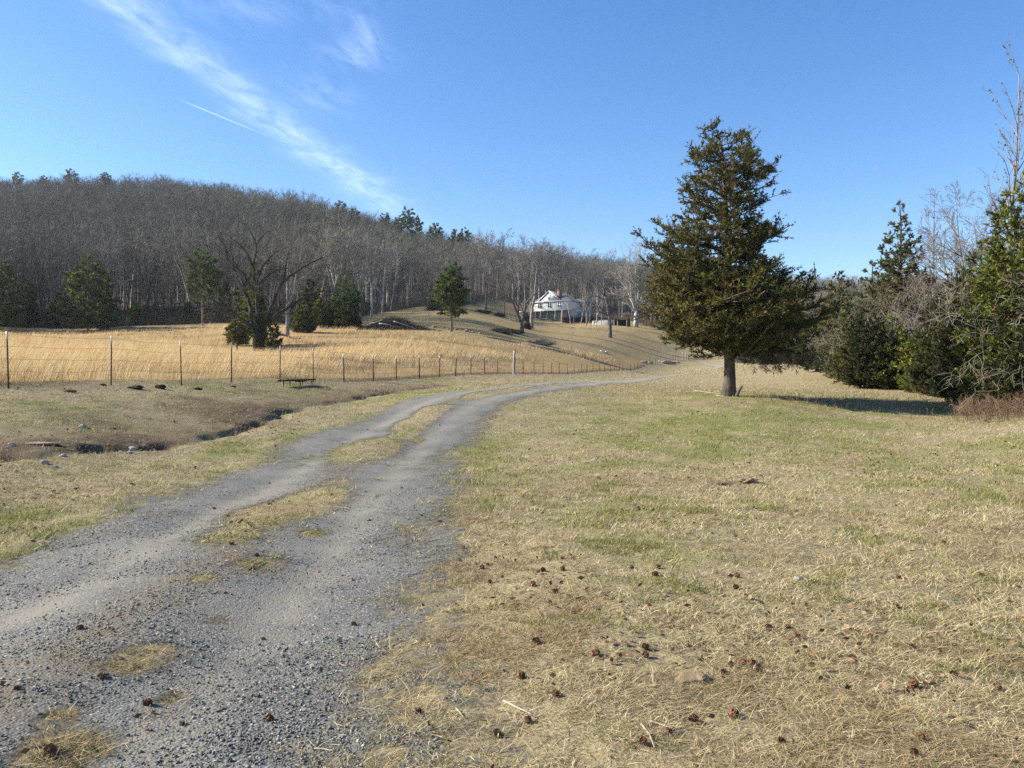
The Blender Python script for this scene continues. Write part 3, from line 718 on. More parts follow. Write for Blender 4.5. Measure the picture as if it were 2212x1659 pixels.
def weeds():
    """dry brown stalks: along the cedar's shadow, right edge, ditch and fence line"""
    segs = []; cs = []; A = Acc(); W = []
    def stalk(x, y, h, c, nb=3):
        z = gz(x, y); p = np.array([x, y, z - .03]); d = nrm(np.array([RNG.normal() * .2, RNG.normal() * .2, 1.0])); q = p + d * h
        w = .0035 + .00012 * y
        W.append((p, q, w, w * .6)); cs.append(c)
        for _ in range(nb):
            t = RNG.uniform(.4, 1); dd = rot_about(d, math.radians(RNG.uniform(25, 60)), RNG)
            W.append((p + d * h * t, p + d * h * t + dd * h * RNG.uniform(.15, .4), w * .8, w * .4)); cs.append(c)
    B = [np.array(v) for v in ([.20, .12, .07], [.28, .19, .12], [.15, .095, .06], [.34, .26, .17])]
    for i in range(330):
        t = RNG.random(); px = 1630 + t * 460 + RNG.normal() * 10; Y = 34 + RNG.normal() * 1.9 - t * 1.5; stalk(PX(px, Y), Y, RNG.uniform(.15, .45) * (.6 + t * .5), B[RNG.integers(4)])
    for i in range(520):
        px = RNG.uniform(2060, 2330); Y = 28.5 + RNG.normal() * 1.3 - (px - 2060) * .004; stalk(PX(px, Y), Y, RNG.uniform(.3, .85), B[RNG.integers(3)], 5)
    for i in range(260):
        Y = RNG.uniform(12, 44); x = np.interp(Y, _DY, _DX) + RNG.normal() * .45 + .2; stalk(x, Y, RNG.uniform(.08, .28), B[RNG.integers(4)], 2)
    for i in range(420):
        Y = RNG.uniform(20, 120); stalk(fence_x(Y) + RNG.normal() * .5 - .2, Y, RNG.uniform(.12, .5), B[RNG.integers(4)], 2)
    P0 = np.array([s[0] for s in W]); P1 = np.array([s[1] for s in W])
    V, Q = segs_mesh(P0, P1, [s[2] for s in W], [s[3] for s in W], 3); A.add(V, [Q], np.repeat(np.array(cs), 6, 0))
    tag(link('dry_weeds', A.mesh('dry_weeds', M['twig'])), 'dry brown weed stalks in the fence line, ditch and cedar shade', 'weeds', kind='stuff')

# ------------------------------------------------------------------ the far wood (nobody could count it)
def far_wood():
    g = np.random.default_rng(21); lods = []
    for lod in range(2):
        protos = []
        for k in range(8):
            segs = []
            if lod == 0:
                grow(segs, np.array([0, 0, -.02]), np.array([0, 0, 1.0]), .96, .0085, 0, g, dict(wig=(.05, .1, .15, .2), trop=(.03, .05, .05, .04), lv=2, start=(.34, .2, .2), nc=(1.7, 1.2, 1.0), ang=(18, 42), lr=(.26, .46), rmin=.0010, ns=(8, 4, 3, 2)))
            else:
                d = np.array([g.normal() * .05, g.normal() * .05, 1]); p = np.zeros(3)
                for i in range(3): q = p + d * .28 + g.normal(size=3) * .02; segs.append((p, q, .008 - .002 * i, .006 - .002 * i, 0)); p = q
                for i in range(9):
                    f = g.uniform(.3, .75); p = d * f; a = g.random() * 6.28; segs.append((p, p + np.array([math.cos(a) * .16, math.sin(a) * .16, g.uniform(.12, .28)]) * (1.1 - .5 * f), .004, .001, 1))
            A = [s for s in segs if s[4] == 0]; B = [s for s in segs if s[4] > 0]
            V0, Q0 = segs_mesh([s[0] for s in A], [s[1] for s in A], [s[2] for s in A], [s[3] for s in A], 3)
            p0 = np.array([s[0] for s in B]); p1 = np.array([s[1] for s in B]); r0 = np.array([s[2] for s in B])
            V1, T1 = shards(p0, p1 - p0, np.linalg.norm(p1 - p0, axis=1) * 1.05, r0 * 2.0, g, True)
            m = 150 if lod == 0 else 150; i = g.integers(0, len(B), m); t = g.random((m, 1)) ** .7; tp = p0[i] * (1 - t) + p1[i] * t
            td = nrm(nrm(p1[i] - p0[i]) + g.normal(size=(m, 3)) * .6 + np.array([0, 0, .35]))
            V2, T2 = shards(tp, td, g.uniform(.05, .13, m), (.003 if lod == 0 else .0034), g, True)
            protos.append((V0, Q0, np.concatenate([V1, V2]), np.concatenate([T1, T2 + len(V1)])))
        lods.append(protos)
    n = 52000
    r = np.sqrt(g.uniform(38 ** 2, 640 ** 2, n)); px = g.uniform(-500, 2700, n); u = (px - 1106) / F
    Y = r / np.sqrt(1 + u * u); X = u * Y
    ok = wood(X, Y) > .95
    e = np.interp(px, _EP, _EY); cap = np.interp(px, [-700, 500, 900, 1100, 1300, 1700, 2300, 2900], [590, 580, 510, 470, 510, 550, 420, 370])
    near = Y < e * 1.28 + 8
    ok &= (Y < cap) & (Y > e + np.where(px > 1640, 55, np.where(px > 1560, 7, 4))) & (g.random(n) < np.where(near, .5, np.where(px > 1560, .45, .7)))
    X, Y, px, near = X[ok], Y[ok], px[ok], near[ok]; n = len(X); Z = ground(X, Y) - .2
    H = g.uniform(10, 19.5, n) * np.where(px > 1560, .72, 1.0) * (.8 + .4 * fbm(X * .03, Y * .03, 44, 3)) * np.where((px > 850) & (px < 1560), .86, 1.0); wv = g.uniform(.9, 1.6, n); a = g.random(n) * 6.283
    lx, ly = g.normal(size=n) * .06, g.normal(size=n) * .06
    VV, QQ, TT, CC = [], [], [], []; base = 0
    kind = g.integers(0, 8, n)
    ton = np.clip(fbm(X * .018, Y * .018, 47, 4) * 1.6 - .3 + g.normal(size=n) * .16, 0, 1)[:, None]
    tcol = np.array([.138, .132, .105]) * (1 - ton) + np.array([.19, .163, .122]) * ton; tcol = np.where(g.random((n, 1)) < .14, np.array([[.15, .15, .105]]), tcol)
    bcol = np.where(g.random((n, 1)) < .16, np.array([[.32, .295, .25]]), tcol * .8)
    for lod in range(2):
        for k in range(8):
            idx = np.where((kind == k) & (near == (lod == 0)))[0]; m = len(idx)
            if not m: continue
            v0, q0, v1, t1 = lods[lod][k]; v = np.concatenate([v0, v1]); nv = len(v)
            ca, sa = np.cos(a[idx])[:, None], np.sin(a[idx])[:, None]; h = H[idx][:, None]; w = wv[idx][:, None]
            x = (v[None, :, 0] * ca - v[None, :, 1] * sa) * h * w + v[None, :, 2] * h * lx[idx][:, None]; y = (v[None, :, 0] * sa + v[None, :, 1] * ca) * h * w + v[None, :, 2] * h * ly[idx][:, None]
            VV.append(np.stack([x + X[idx][:, None], y + Y[idx][:, None], v[None, :, 2] * h + Z[idx][:, None]], -1).reshape(-1, 3).astype(np.float32))
            o = (np.arange(m) * nv)[:, None, None] + base
            QQ.append((q0[None] + o).reshape(-1, 4)); TT.append((t1[None] + len(v0) + o).reshape(-1, 3))
            c = np.empty((m, nv, 3), np.float32); c[:, :len(v0)] = bcol[idx][:, None]; c[:, len(v0):] = (tcol[idx] * g.uniform(.75, 1.25, (m, 1)))[:, None]
            CC.append(c.reshape(-1, 3)); base += m * nv
    me = mesh_np('bare_wood', np.concatenate(VV), [np.concatenate(QQ), np.concatenate(TT)], M['twig'], np.concatenate(CC))
    print('far wood trees', n, int(near.sum()), 'faces', len(me.polygons))
    tag(link('bare_woods', me), 'leafless grey brown winter woods covering the hill and ridges', 'woods', kind='stuff')
    # scattered evergreens inside that wood
    n = 900; r = np.sqrt(g.uniform(60 ** 2, 600 ** 2, n)); px = g.uniform(-300, 2600, n); u = (px - 1106) / F; Y = r / np.sqrt(1 + u * u); X = u * Y
    e = np.interp(px, _EP, _EY)
    ok = (wood(X, Y) > .95) & (Y > e + 6) & (Y < np.interp(px, [-700, 500, 900, 1100, 1300, 1700, 2300, 2900], [560, 560, 500, 440, 480, 500, 400, 350])) & ((g.random(n) < np.where(px < 1560, .10 + .3 * sstep(.5, .65, fbm(X * .02, Y * .02, 5, 3)), .6)) & ((px > 1100) | (Y < 400)))
    X, Y = X[ok], Y[ok]; n = len(X); Z = ground(X, Y)
    A = Acc()
    for i in range(n):
        h = g.uniform(5, 13); m = 170; f = g.random(m) ** .8 * .85 + .15; ph = g.random(m) * 6.283; rad = (1 - f) * h * .26 * (.5 + .6 * g.random(m)) + .2
        p = np.stack([X[i] + np.cos(ph) * rad * .5, Y[i] + np.sin(ph) * rad * .5, Z[i] + f * h], 1); dd = np.stack([np.cos(ph), np.sin(ph), g.normal(size=m) * .35 + .25], 1)
        V, Q = shards(p, dd, rad * .9 + .3, .4 + .25 * g.random(m), g); c = np.array([.05, .065, .022]) * g.uniform(.6, 1.3) * g.uniform(.8, 1.2, (m, 1)); A.add(V, [Q], np.repeat(c, 4, 0))
    tag(link('wooded_hill_evergreens', A.mesh('hill_evergreens', M['leaf'])), 'small dark evergreens sprinkled through the bare woods', 'evergreens', kind='stuff')

def undergrowth():
    """brush along the foot of the wood"""
    g = np.random.default_rng(5); A = Acc()
    n = 70000; px = g.uniform(-300, 2400, n); e = np.interp(px, _EP, _EY); Y = e * (1 + np.abs(g.normal(size=n)) * .055 - .004) + 1; X = PX(px, Y)
    k = (g.random(n) < np.where(px < 780, 1.0, np.where(px > 1560, .5, .55)))
    X, Y, px = X[k], Y[k], px[k]; n = len(X); Z = ground(X, Y)
    D = np.stack([g.normal(size=n) * .45, g.normal(size=n) * .45, np.ones(n)], 1)
    L = g.uniform(.6, 3.4, n) * np.where(px > 1560, .6, np.where(px > 780, .7, 1.0)); V, T = shards(np.stack([X, Y, Z], 1), D, L, .022 * (Y / 60), g, True)
    c = np.array([[.12, .085, .06], [.16, .125, .095], [.09, .07, .05], [.10, .10, .045]])[g.choice(4, n)] * g.uniform(.7, 1.2, (n, 1))
    A.add(V, [T], np.repeat(c, 3, 0))
    n = 34000; px = g.uniform(-300, 800, n); e = np.interp(px, _EP, _EY); Y = e * (1 + g.random(n) * .09) + 1.5; X = PX(px, Y); Z = ground(X, Y) + g.random(n) ** 1.4 * 3.2 * (.35 + fbm(X * .12, Y * .12, 3, 3))
    V, Q = shards(np.stack([X, Y, Z], 1), g.normal(size=(n, 3)), g.uniform(.3, .8, n), g.uniform(.1, .3, n), g)
    c = np.array([[.05, .055, .022], [.085, .07, .045], [.04, .045, .02]])[g.choice(3, n)] * g.uniform(.7, 1.3, (n, 1)); A.add(V, [Q], np.repeat(c, 4, 0))
    tag(link('undergrowth', A.mesh('undergrowth', M['twig'])), 'tangled brown brush along the foot of the woods', 'undergrowth', kind='stuff')
# ------------------------------------------------------------------ things
def at(px, Y, dz=0.0):
    x = PX(px, Y); return np.array([x, Y, gz(x, Y) + dz])

def fence():
    pxs = [-420, 18, 240, 392, 500, 605, 677, 743, 807, 856, 906, 949, 984, 1017, 1047, 1075, 1110, 1130, 1153.5, 1173, 1192, 1208, 1225.6, 1240.7, 1256, 1268, 1280.6, 1295, 1306, 1318.6, 1328, 1338, 1346, 1355, 1362.6, 1371, 1378, 1384.5, 1390.4, 1397, 1403.5]
    Ys = [33158 / (1600 - p) for p in pxs]
    y = Ys[-1]
    while len(pxs) < 60 and y < 187:
        y += 2.0; Ys.append(y); pxs.append(np.interp(y, [166, 190], [1403, 1468]))
    root = empty('wire_fence', at(18, Ys[1])); tag(root, 'long rusty post and wire fence between the drive and the golden field', 'fence')
    o = np.array(root.location); tops = []
    T = []
    for H in (1.5, 1.36):
        A = Acc(); w = .021; A.box(-w, w, -.004, .004, -.3, H * .85); A.box(-.004, .004, .0045, .034, -.3, H * .85)
        for z in np.arange(.12, H * .8, .11): A.box(-.006, .006, -.014, -.0045, z, z + .02)
        B = Acc(); B.box(-w - .001, w + .001, -.005, .005, H * .85, H); B.box(-.005, .005, .0055, .035, H * .85, H)
        C_ = Acc(); C_.box(-w - .012, w + .012, -.007, .007, -.3, H * .85); C_.box(-.01, .01, .0075, .038, -.3, H * .8)
        D_ = Acc(); D_.box(-w - .012, w + .012, -.008, .008, H * .85, H)
        T.append((A.mesh('t_post', M['rust']), B.mesh('t_post_tip', M['post_white']), C_.mesh('t_post_b', M['rust']), D_.mesh('t_post_tip_b', M['post_white'])))
    for i, (p, Y) in enumerate(zip(pxs, Ys)):
        b = at(p, Y)
        if p == 1110:
            A = Acc(); hs = np.linspace(-.4, 1.95, 9); A.tube([(.03 * h + .008 * math.sin(7 * h), 0, h) for h in hs], .105 + .006 * np.cos(hs * 5), k=12, rough=.08, seed=2)
            po = link('fence_post', A.mesh('wooden_post', M['wood_grey'], True), root, b - o); po['label'] = 'thick weathered wooden fence post taller than the steel posts'
            tops.append((b, 1.4)); continue
        H = 1.5 if p < 800 else 1.36; far = Y > 36
        me, tip = (T[0][0], T[0][1]) if p < 800 and not far else (T[1][2], T[1][3]) if far else (T[1][0], T[1][1])
        po = link('fence_post', me, root, b - o); po.rotation_euler = (RNG.normal() * .02, RNG.normal() * .022, RNG.normal() * .2)
        if Y < 60: link('post_tip', tip, po)
        tops.append((b, H))
    for p, Y in ((1475, 189.5), (1482, 190)):
        b = at(p, Y); A = Acc(); A.tube([(0, 0, h) for h in np.linspace(-.4, 1.75, 6)], np.full(6, .13), k=8, rough=.1, seed=4)
        po = link('fence_post', A.mesh('gate_end_post', M['wood_grey'], True), root, b - o); po['label'] = 'grey wooden end post next to the gate'; tops.append((b, 1.36))
    for f in (.95, .74, .52, .30, .12):
        pts = []
        for (b, H), (b2, H2) in zip(tops[:-1], tops[1:]):
            for t in np.linspace(0, 1, 5)[:-1]:
                q = b * (1 - t) + b2 * t + np.array([0, .02, (H * (1 - t) + H2 * t) * f - .05 * math.sin(math.pi * t) * RNG.uniform(.2, 1)]); pts.append(q - o)
        pts = np.array(pts); Yw = pts[:, 1] + o[1]; rr = .0028 + .00006 * np.clip(Yw - 18, 0, 60)
        V, Q = segs_mesh(pts[:-1], pts[1:], rr[:-1], rr[1:], 4)
        link('wire', mesh_np('wire', V, [Q], M['wire']), root)
    # light cross stays
    # rusty trough frame lying under the wires
    a, b = at(605, 31.7), at(676, 34.9); d = nrm(b - a); n = np.array([-d[1], d[0], 0])
    r = empty('metal_trough', a); tag(r, 'rusty low metal feed trough frame between two fence posts', 'trough')
    L = np.linalg.norm(b - a); Mx = np.stack([d, nrm(n), np.cross(d, nrm(n))], 1)
    A = Acc(); A.box(0, L, -.13, -.09, .20, .26, M=(Mx, np.zeros(3))); A.box(0, L, .09, .13, .20, .26, M=(Mx, np.zeros(3))); A.box(.03, L - .03, -.088, .088, .20, .215, M=(Mx, np.zeros(3)))
    A.box(L * .34, L * .68, -.17, -.132, .16, .24, M=(Mx, np.zeros(3)))
    link('trough_body', A.mesh('trough_body', M['rust']), r)
    for t in (.04, .22, .53, .60, .90):
        A = Acc(); A.box(L * t, L * t + .03, -.10, -.07, -.05, .2, M=(Mx, np.zeros(3))); link('leg', A.mesh('trough_leg', M['rust']), r)

def gate():
    a, b = at(1487, 190), at(1532, 192); d = b - a; L = np.linalg.norm(d); d /= L
    r = empty('tube_gate', a); tag(r, 'rusty tube gate across the end of the drive', 'gate')
    up = np.array([0, 0, 1.0])
    A = Acc(); A.segs([(up * .15, up * 1.3, .05, .05), (d * L + up * .15, d * L + up * 1.3, .05, .05), (up * 1.3, d * L + up * 1.3, .05, .05), (up * .15, d * L + up * .15, .05, .05)], 6)
    link('gate_frame', A.mesh('gate_frame', M['rust'], True), r)
    for h in (.42, .7, 1.0):
        A = Acc(); A.segs([(up * h, d * L + up * h, .035, .035)], 6); link('rail', A.mesh('gate_rail', M['rust'], True), r)
    A = Acc(); A.segs([(d * L * .5 + up * .15, d * L * .5 + up * 1.3, .035, .035)], 6); link('brace', A.mesh('gate_brace', M['rust'], True), r)
    ps = [at(1535, 192), at(1552, 193), at(1572, 194), at(1600, 195)]
    r = empty('wooden_fence', ps[0]); tag(r, 'weathered post and rail fence beside the tube gate', 'fence')
    A = Acc(); A.tube([(0, 0, h) for h in np.linspace(-.4, 1.9, 6)], np.full(6, .15), k=8, rough=.1, seed=5); pm = A.mesh('rail_fence_post', M['wood_grey'], True)
    for p in ps: link('fence_post', pm, r, p - ps[0])
    for h in (.35, .85, 1.3):
        A = Acc(); A.segs([(p - ps[0] + up * h + [0, -.17, 0], q - ps[0] + up * h + [0, -.17, 0], .06, .06) for p, q in zip(ps[:-1], ps[1:])], 5); link('rail', A.mesh('fence_rail', M['wood_grey'], True), r)

# ---- small things on the ground
def ground_at_pixel(px, py):
    lo, hi = 2.5, 60.0
    for _ in range(40):
        m = (lo + hi) / 2; x = PX(px, m); z = gz(x, m); pp = 829.5 - (z - EYE) / m * F
        if pp > py: lo = m
        else: hi = m
    x = PX(px, lo); return np.array([x, lo, gz(x, lo)])

def cones():
    metas = []
    for k in range(3):
        g = np.random.default_rng(k); A = Acc()
        hs = np.linspace(-.028, .03, 7); A.tube([(0, 0, h) for h in hs], np.array([.006, .015, .018, .017, .014, .009, .003]), k=8)
        n = 110; t = np.arange(n) / n; h = -.026 + .054 * t; ph = np.arange(n) * 2.39996; R = .006 + .016 * np.sin(math.pi * np.clip(t * .95 + .06, 0, 1)) ** .8
        P = np.stack([np.cos(ph) * R * .8, np.sin(ph) * R * .8, h], 1); D = np.stack([np.cos(ph), np.sin(ph), .45 + g.normal(size=n) * .15], 1)
        V, Q = shards(P, D, .017 * (1 - .35 * t), .013, g, up=(0, 0, .9)); A.add(V, [Q])
        metas.append(A.mesh('pine_cone', M['cone']))
    f6 = lambda x, y: (720 + x * .3418, 1116 + y * .3418)
    f7 = lambda x, y: (1476 + x * .3327, 1116 + y * .3327)
    f5 = lambda x, y: (x * .358, 1116 + y * .358)
    L = []
    for x, y, l in ((230, 32, 'lone pine cone on the right wheel track, farthest up the drive'), (820, 205, None), (940, 330, None), (972, 313, None), (1325, 348, 'reddish pine cone lying on its side in pale straw by the drive'), (1450, 340, None), (1885, 330, None), (2050, 330, None), (2035, 375, None),
                    (990, 422, None), (1258, 438, None), (1402, 486, None), (1367, 555, None), (130, 695, 'red brown pine cone on the gravel at the right edge of the drive'), (1285, 805, None), (1655, 880, None), (1975, 890, None), (1975, 840, None), (1185, 1020, None),
                    (1405, 1138, None), (535, 1255, 'pine cone where the gravel breaks up into brown turf at the drive edge'), (1230, 1305, None), (1035, 1390, None), (1960, 1440, None), (2115, 1380, None)): L.append((f6(x, y), l))
    for x, y in ((340, 135), (340, 470), (350, 395), (1245, 140), (1690, 180), (1395, 402), (1940, 395), (1380, 595), (555, 738), (680, 733), (310, 978), (385, 965), (440, 970), (485, 1015), (262, 1028), (1100, 935), (1490, 865),
                 (1758, 1045), (1493, 1112), (1448, 1158), (2045, 1130), (325, 1300), (65, 1340), (1540, 1460), (1500, 1555), (635, 1480), (1210, 795), (735, 795)): L.append((f7(x, y), None))
    for x, y, l in ((1395, 175, 'small dark pine cone on gravel beside the mossy centre patch'), (1550, 242, 'pine cone on the mossy patch in the middle of the drive'), (485, 688, 'weathered pine cone on the dark gravel of the left track'), (105, 1055, 'dark pine cone at the left border of the drive gravel'), (615, 985, 'dark pine cone beside scattered straw between the wheel tracks'),
                    (890, 1145, 'orange brown pine cone below the straw patch between the tracks'), (1625, 1240, 'large red brown pine cone alone on the lower right gravel'), (300, 1440, 'largest pine cone, half shaded, in the straw clump low on the drive'), (1100, 1268, 'tiny pine cone on the dusty lower part of the drive'), (925, 1200, 'tiny dark pine cone under the orange brown cone on the drive')): L.append((f5(x, y), l))
    L.sort(key=lambda v: v[0][1])
    for i, ((px, py), l) in enumerate(L):
        p = ground_at_pixel(px, py); o = link('pine_cone', metas[i % 3]); o.location = p + np.array([0, 0, .017])
        s = RNG.uniform(.55, .88); s *= .6 if l and 'tiny' in l else 1.5 if l and 'largest' in l else 1.25 if l and 'large' in l else 1; o.scale = (s, s, s * RNG.uniform(.85, 1.1))
        o.rotation_euler = (math.radians(RNG.uniform(55, 110)), RNG.normal() * .4, RNG.random() * 6.28)
        tag(o, l or 'small brown pine cone among those scattered over the lawn right of the drive', 'pine cone', 'pine cones on the ground')

def lump(name, p, sx, sy, sz, mat, seed, label, cat, group=None, rough=.3, rz=0.0, sub=3, bury=.3):
    g = np.random.default_rng(seed); import bmesh
    bm = bmesh.new(); bmesh.ops.create_icosphere(bm, subdivisions=sub, radius=1)
    V = np.array([v.co for v in bm.verts])
    ns = np.zeros(len(V))
    for f, a in ((1.7, .5), (4.1, .3), (8.3, .2)):
        k = g.normal(size=(3, 3)); q = V @ k * f * .6; ns += a * (np.sin(q[:, 0]) * np.cos(q[:, 1]) + np.sin(q[:, 2]))
    V = V * (1 + rough * ns[:, None] * .6) * np.array([sx, sy, sz])
    for v, c in zip(bm.verts, V): v.co = c
    me = bpy.data.meshes.new(name); bm.to_mesh(me); bm.free(); me.materials.append(mat)
    o = link(name, me); o.location = np.array(p) + [0, 0, sz * (1 - 2 * bury)]; o.rotation_euler = (0, 0, rz)
    return tag(o, label, cat, group)

def stick(name, pts, r, mat, label, cat='stick', k=6):
    A = Acc(); pts = np.array(pts, float); o0 = pts[0].copy()
    A.tube(pts - o0, np.linspace(r, r * .45, len(pts)), k=k, rough=.1, seed=1)
    o = link(name, A.mesh(name, mat, True)); o.location = o0; return tag(o, label, cat)

def small_things():
    f1 = lambda x, y: (x * .2604, 684 + y * .2604)
    for i, (x, y, sx, sz, l) in enumerate(((1140, 600, .34, .11, 'wide dark dirt mound in front of the fence, left of the rounder one'), (1325, 595, .27, .12, 'round dark dirt mound under the fence wires between second and third post'), (580, 625, .22, .07, 'low dark dirt clod in green turf left of the second fence post'), (850, 572, .16, .07, 'small dark dirt clod touching the second fence post'), (1650, 608, .24, .08, 'dark flat dirt clod right of the third fence post'), (1935, 582, .17, .06, 'little dark dirt clod near the fourth fence post'))):
        p = ground_at_pixel(*f1(x, y)); lump('dirt_mound', p, sx * .62, sx * .42, sz * .6, M['clod'], 10 + i, l, 'dirt mound', 'dirt mounds along the fence', .85, sub=4)
    for i, (x, y, s, l) in enumerate(((1100, 1105, .075, 'largest pale rock of the stones in the ditch bend'), (1075, 1135, .045, 'small pale rock just below the largest ditch rock'), (1000, 1130, .04, 'small pale rock left of the largest ditch rock'), (370, 1218, .055, 'pale rock in the grass below the dark ditch hole'), (520, 1160, .05, 'pale rock at the ditch edge right of the dark hole'), (455, 1250, .04, 'small whitish rock lowest of the ditch rocks'), (690, 920, .07, 'grey rock in the brown bank above the ditch'), (95, 1070, .05, 'whitish rock far left above the ditch near the flat slab'))):
        p = ground_at_pixel(*f1(x, y)); lump('rock', p, s * 1.3, s, s * .8, M['rock'], 30 + i, l, 'rock', 'rocks around the ditch', .45, sub=2)
    p = ground_at_pixel(*f1(335, 1060)); lump('stone_slab', p, .36, .12, .035, M['rock_brown'], 51, 'flat grey stone slab lying above the ditch', 'stone', None, .25, .15)
    p = ground_at_pixel(2069, 866); lump('pale_boulder', p, .2, .16, .2, M['rock'], 52, 'pale boulder at the foot of the dark evergreen', 'boulder', None, .4)
    p = ground_at_pixel(1722, 1252); lump('rock', p, .03, .025, .02, M['rock'], 53, 'white pebble in the lawn below the burrow', 'rock', None, .4, sub=2)
    p = ground_at_pixel(1616, 1041); lump('dirt_mound', p, .16, .10, .05, M['dirt'], 54, 'tan dirt thrown out beside the burrow in the lawn', 'dirt mound', None, .5)
    p = ground_at_pixel(1504, 1470); lump('dirt_mound', p, .085, .07, .025, M['dirt'], 55, 'crumbly tan dirt heap in the near lawn beside pine cones', 'dirt mound', None, .6)
    # sticks
    def gp(pts, lift=.015):
        out = []
        for a in pts: q = ground_at_pixel(*a); q[2] += lift; out.append(q)
        return out
    f6 = lambda x, y: (720 + x * .3418, 1116 + y * .3418)
    stick('fallen_stick', gp([f6(1075, 1180), f6(1160, 1225), f6(1215, 1250), f6(1285, 1285)]), .006, M['stick'], 'long pale stick in the grass near the bottom, beside two cones')
    stick('fallen_stick', gp([f6(775, 1230), f6(800, 1255), f6(825, 1290)]), .005, M['stick'], 'short pale stick on the thin turf at the drive edge')
    stick('fallen_stick', gp([f6(1945, 1330), f6(2000, 1400), f6(2030, 1480)]), .006, M['stick'], 'bent pale stick near the lower right cones')
    stick('fallen_stick', gp([f6(2000, 1310), f6(2100, 1345), f6(2180, 1370)]), .005, M['stick'], 'thin straight pale stick pointing right among lower right cones')
    f5 = lambda x, y: (x * .358, 1116 + y * .358)
    stick('dark_stick', gp([f5(1500, 335), f5(1545, 300), f5(1595, 275)]), .011, M['bark_dark'], 'dark curved stick on the mossy centre of the drive')
    stick('fallen_branch', gp([(1500, 845), (1530, 849), (1558, 852)], .03), .022, M['stick'], 'bleached branch on the grass left of the big cedar', 'branch')
    stick('fallen_branch', gp([(1545, 855), (1562, 857), (1578, 858)], .03), .018, M['stick'], 'bleached branch at the foot of the big cedar', 'branch')
    c = at(1593, 34.7)
    stick('broken_stump', [c + [-.06, 0, -.1], c + [0, 0, .12], c + [.07, 0, .28], c + [.17, 0, .43], c + [.22, 0, .47]], .095, M['bark_dark'], 'dark leaning broken stump beside the cedar trunk', 'stump', 9)
    # rocks on the far slope
    f3 = lambda x, y: (828 + x * .2604, 468 + y * .2604)
    for i, (x, y, Y, s) in enumerate(((420, 930, 148, .5), (500, 940, 148, .4), (540, 935, 147, .35), (690, 950, 146, .5), (740, 960, 146, .4), (800, 955, 146, .4), (600, 945, 147, .35))):
        lump('field_rock', at(f3(x, y)[0], Y), s, s * .8, s * .6, M['rock_brown'], 60 + i, 'brown field rock in the row near the lone pine trunk', 'rock', 'rocks near the lone pine', .45, sub=2)
    for i, (x, Y, s) in enumerate(((1437, 176, .9), (1446, 178, .7), (1428, 177, .6), (1455, 179, .6), (1463, 181, .5), (1392, 168, .6), (1404, 170, .5))):
        lump('bank_rock', at(x, Y), s * 1.2, s * .8, s * .55, M['rock_brown'], 70 + i, 'brown rock of the heap on the bank before the gate', 'rock', 'rocks on the bank by the gate', .45, sub=2)
    o = Acc(); o.box(-.9, .9, -.25, .25, 0, .12); o.box(.3, .5, -.2, .2, .1205, .3); b = link('white_board', o.mesh('white_board', M['post_white'])); b.location = at(1305, 164) + [0, 0, .15]; b.rotation_euler = (.1, .25, .4); tag(b, 'white board lying on the slope at the top of the golden grass', 'board')

# ---- hand laid bare trees
def custom_tree(name, conv, base, Y, limbs, rng, bark, twig, label, cat='tree', group=None, sub=None, rmin=.016, depth=.12, sublen=(.10, .24), nsub=7, lv=2, k=9):
    P = dict(BARE, lv=lv, start=(.25, .15, .15, .1), nc=(1.3, 1.3, 1.0, .8), rmin=rmin, ns=(5, 4, 3, 3, 2), wig=(.10, .14, .18, .2))
    P.update(sub or {})
    bpx, bpy_ = conv(*base); X0 = PX(bpx, Y); z0 = gz(X0, Y); zpix = PZ(bpy_, Y); sc = Y / F
    e = empty(name, (X0, Y, z0)); T = Acc(); crown = []
    H = 0
    for pts, r0, r1 in limbs:
        q = np.array([((conv(*p)[0] - bpx) * sc, 0, (bpy_ - conv(*p)[1]) * sc) for p in pts]); H = max(H, q[-1, 2])
        l = np.concatenate([[0], np.cumsum(np.linalg.norm(np.diff(q, axis=0), axis=1))])
        dirn = rng.normal() * depth * 2; q[:, 1] += dirn * l * (1 if pts[0] != base else 0)
        # resample smoothly
        t = np.linspace(0, l[-1], max(6, int(l[-1] / .7)))
        q2 = np.stack([np.interp(t, l, q[:, i]) for i in range(3)], 1)
        if len(q2) > 5:
            for _ in range(2): q2[1:-1] = (q2[:-2] + 2 * q2[1:-1] + q2[2:]) / 4
        q2[1:] += rng.normal(size=(len(q2) - 1, 3)) * .06
        if pts[0] == base: q2[0, 2] -= .4
        rr = np.linspace(r0, r1, len(q2)); T.tube(q2, rr, k=k, rough=.08, seed=int(rng.integers(99)))
        n = int(nsub * l[-1] / 6) if pts[0] != base else int(nsub * .3)
        for _ in range(n):
            f = rng.uniform(.25, 1.0); i = min(int(f * (len(q2) - 1)), len(q2) - 2); p = q2[i]; d = nrm(q2[i + 1] - q2[i])
            if p[2] < 1.5: continue
            grow(crown, p, nrm(rot_about(d, math.radians(rng.uniform(25, 65)), rng) + np.array([0, 0, .25])), l[-1] * rng.uniform(*sublen) + .8, max(rr[i] * .45, rmin), 1, rng, P)
        grow(crown, q2[-1], nrm(q2[-1] - q2[-2]), l[-1] * sublen[1] * .7 + .6, r1, 1, rng, P)
    link('trunk', T.mesh(name + '_trunk', M[bark], True), e)
    if crown:
        V, Q = segs_mesh([s[0] for s in crown], [s[1] for s in crown], [s[2] for s in crown], [s[3] for s in crown], 3)
        cc = np.array(twig)[None] * (1 + .35 * (rng.random((len(crown), 1)) - .5))
        link('crown', mesh_np(name + '_crown', V, [Q], M['twig'], np.repeat(cc, 6, 0), True), e)
    return tag(e, label, cat, group)

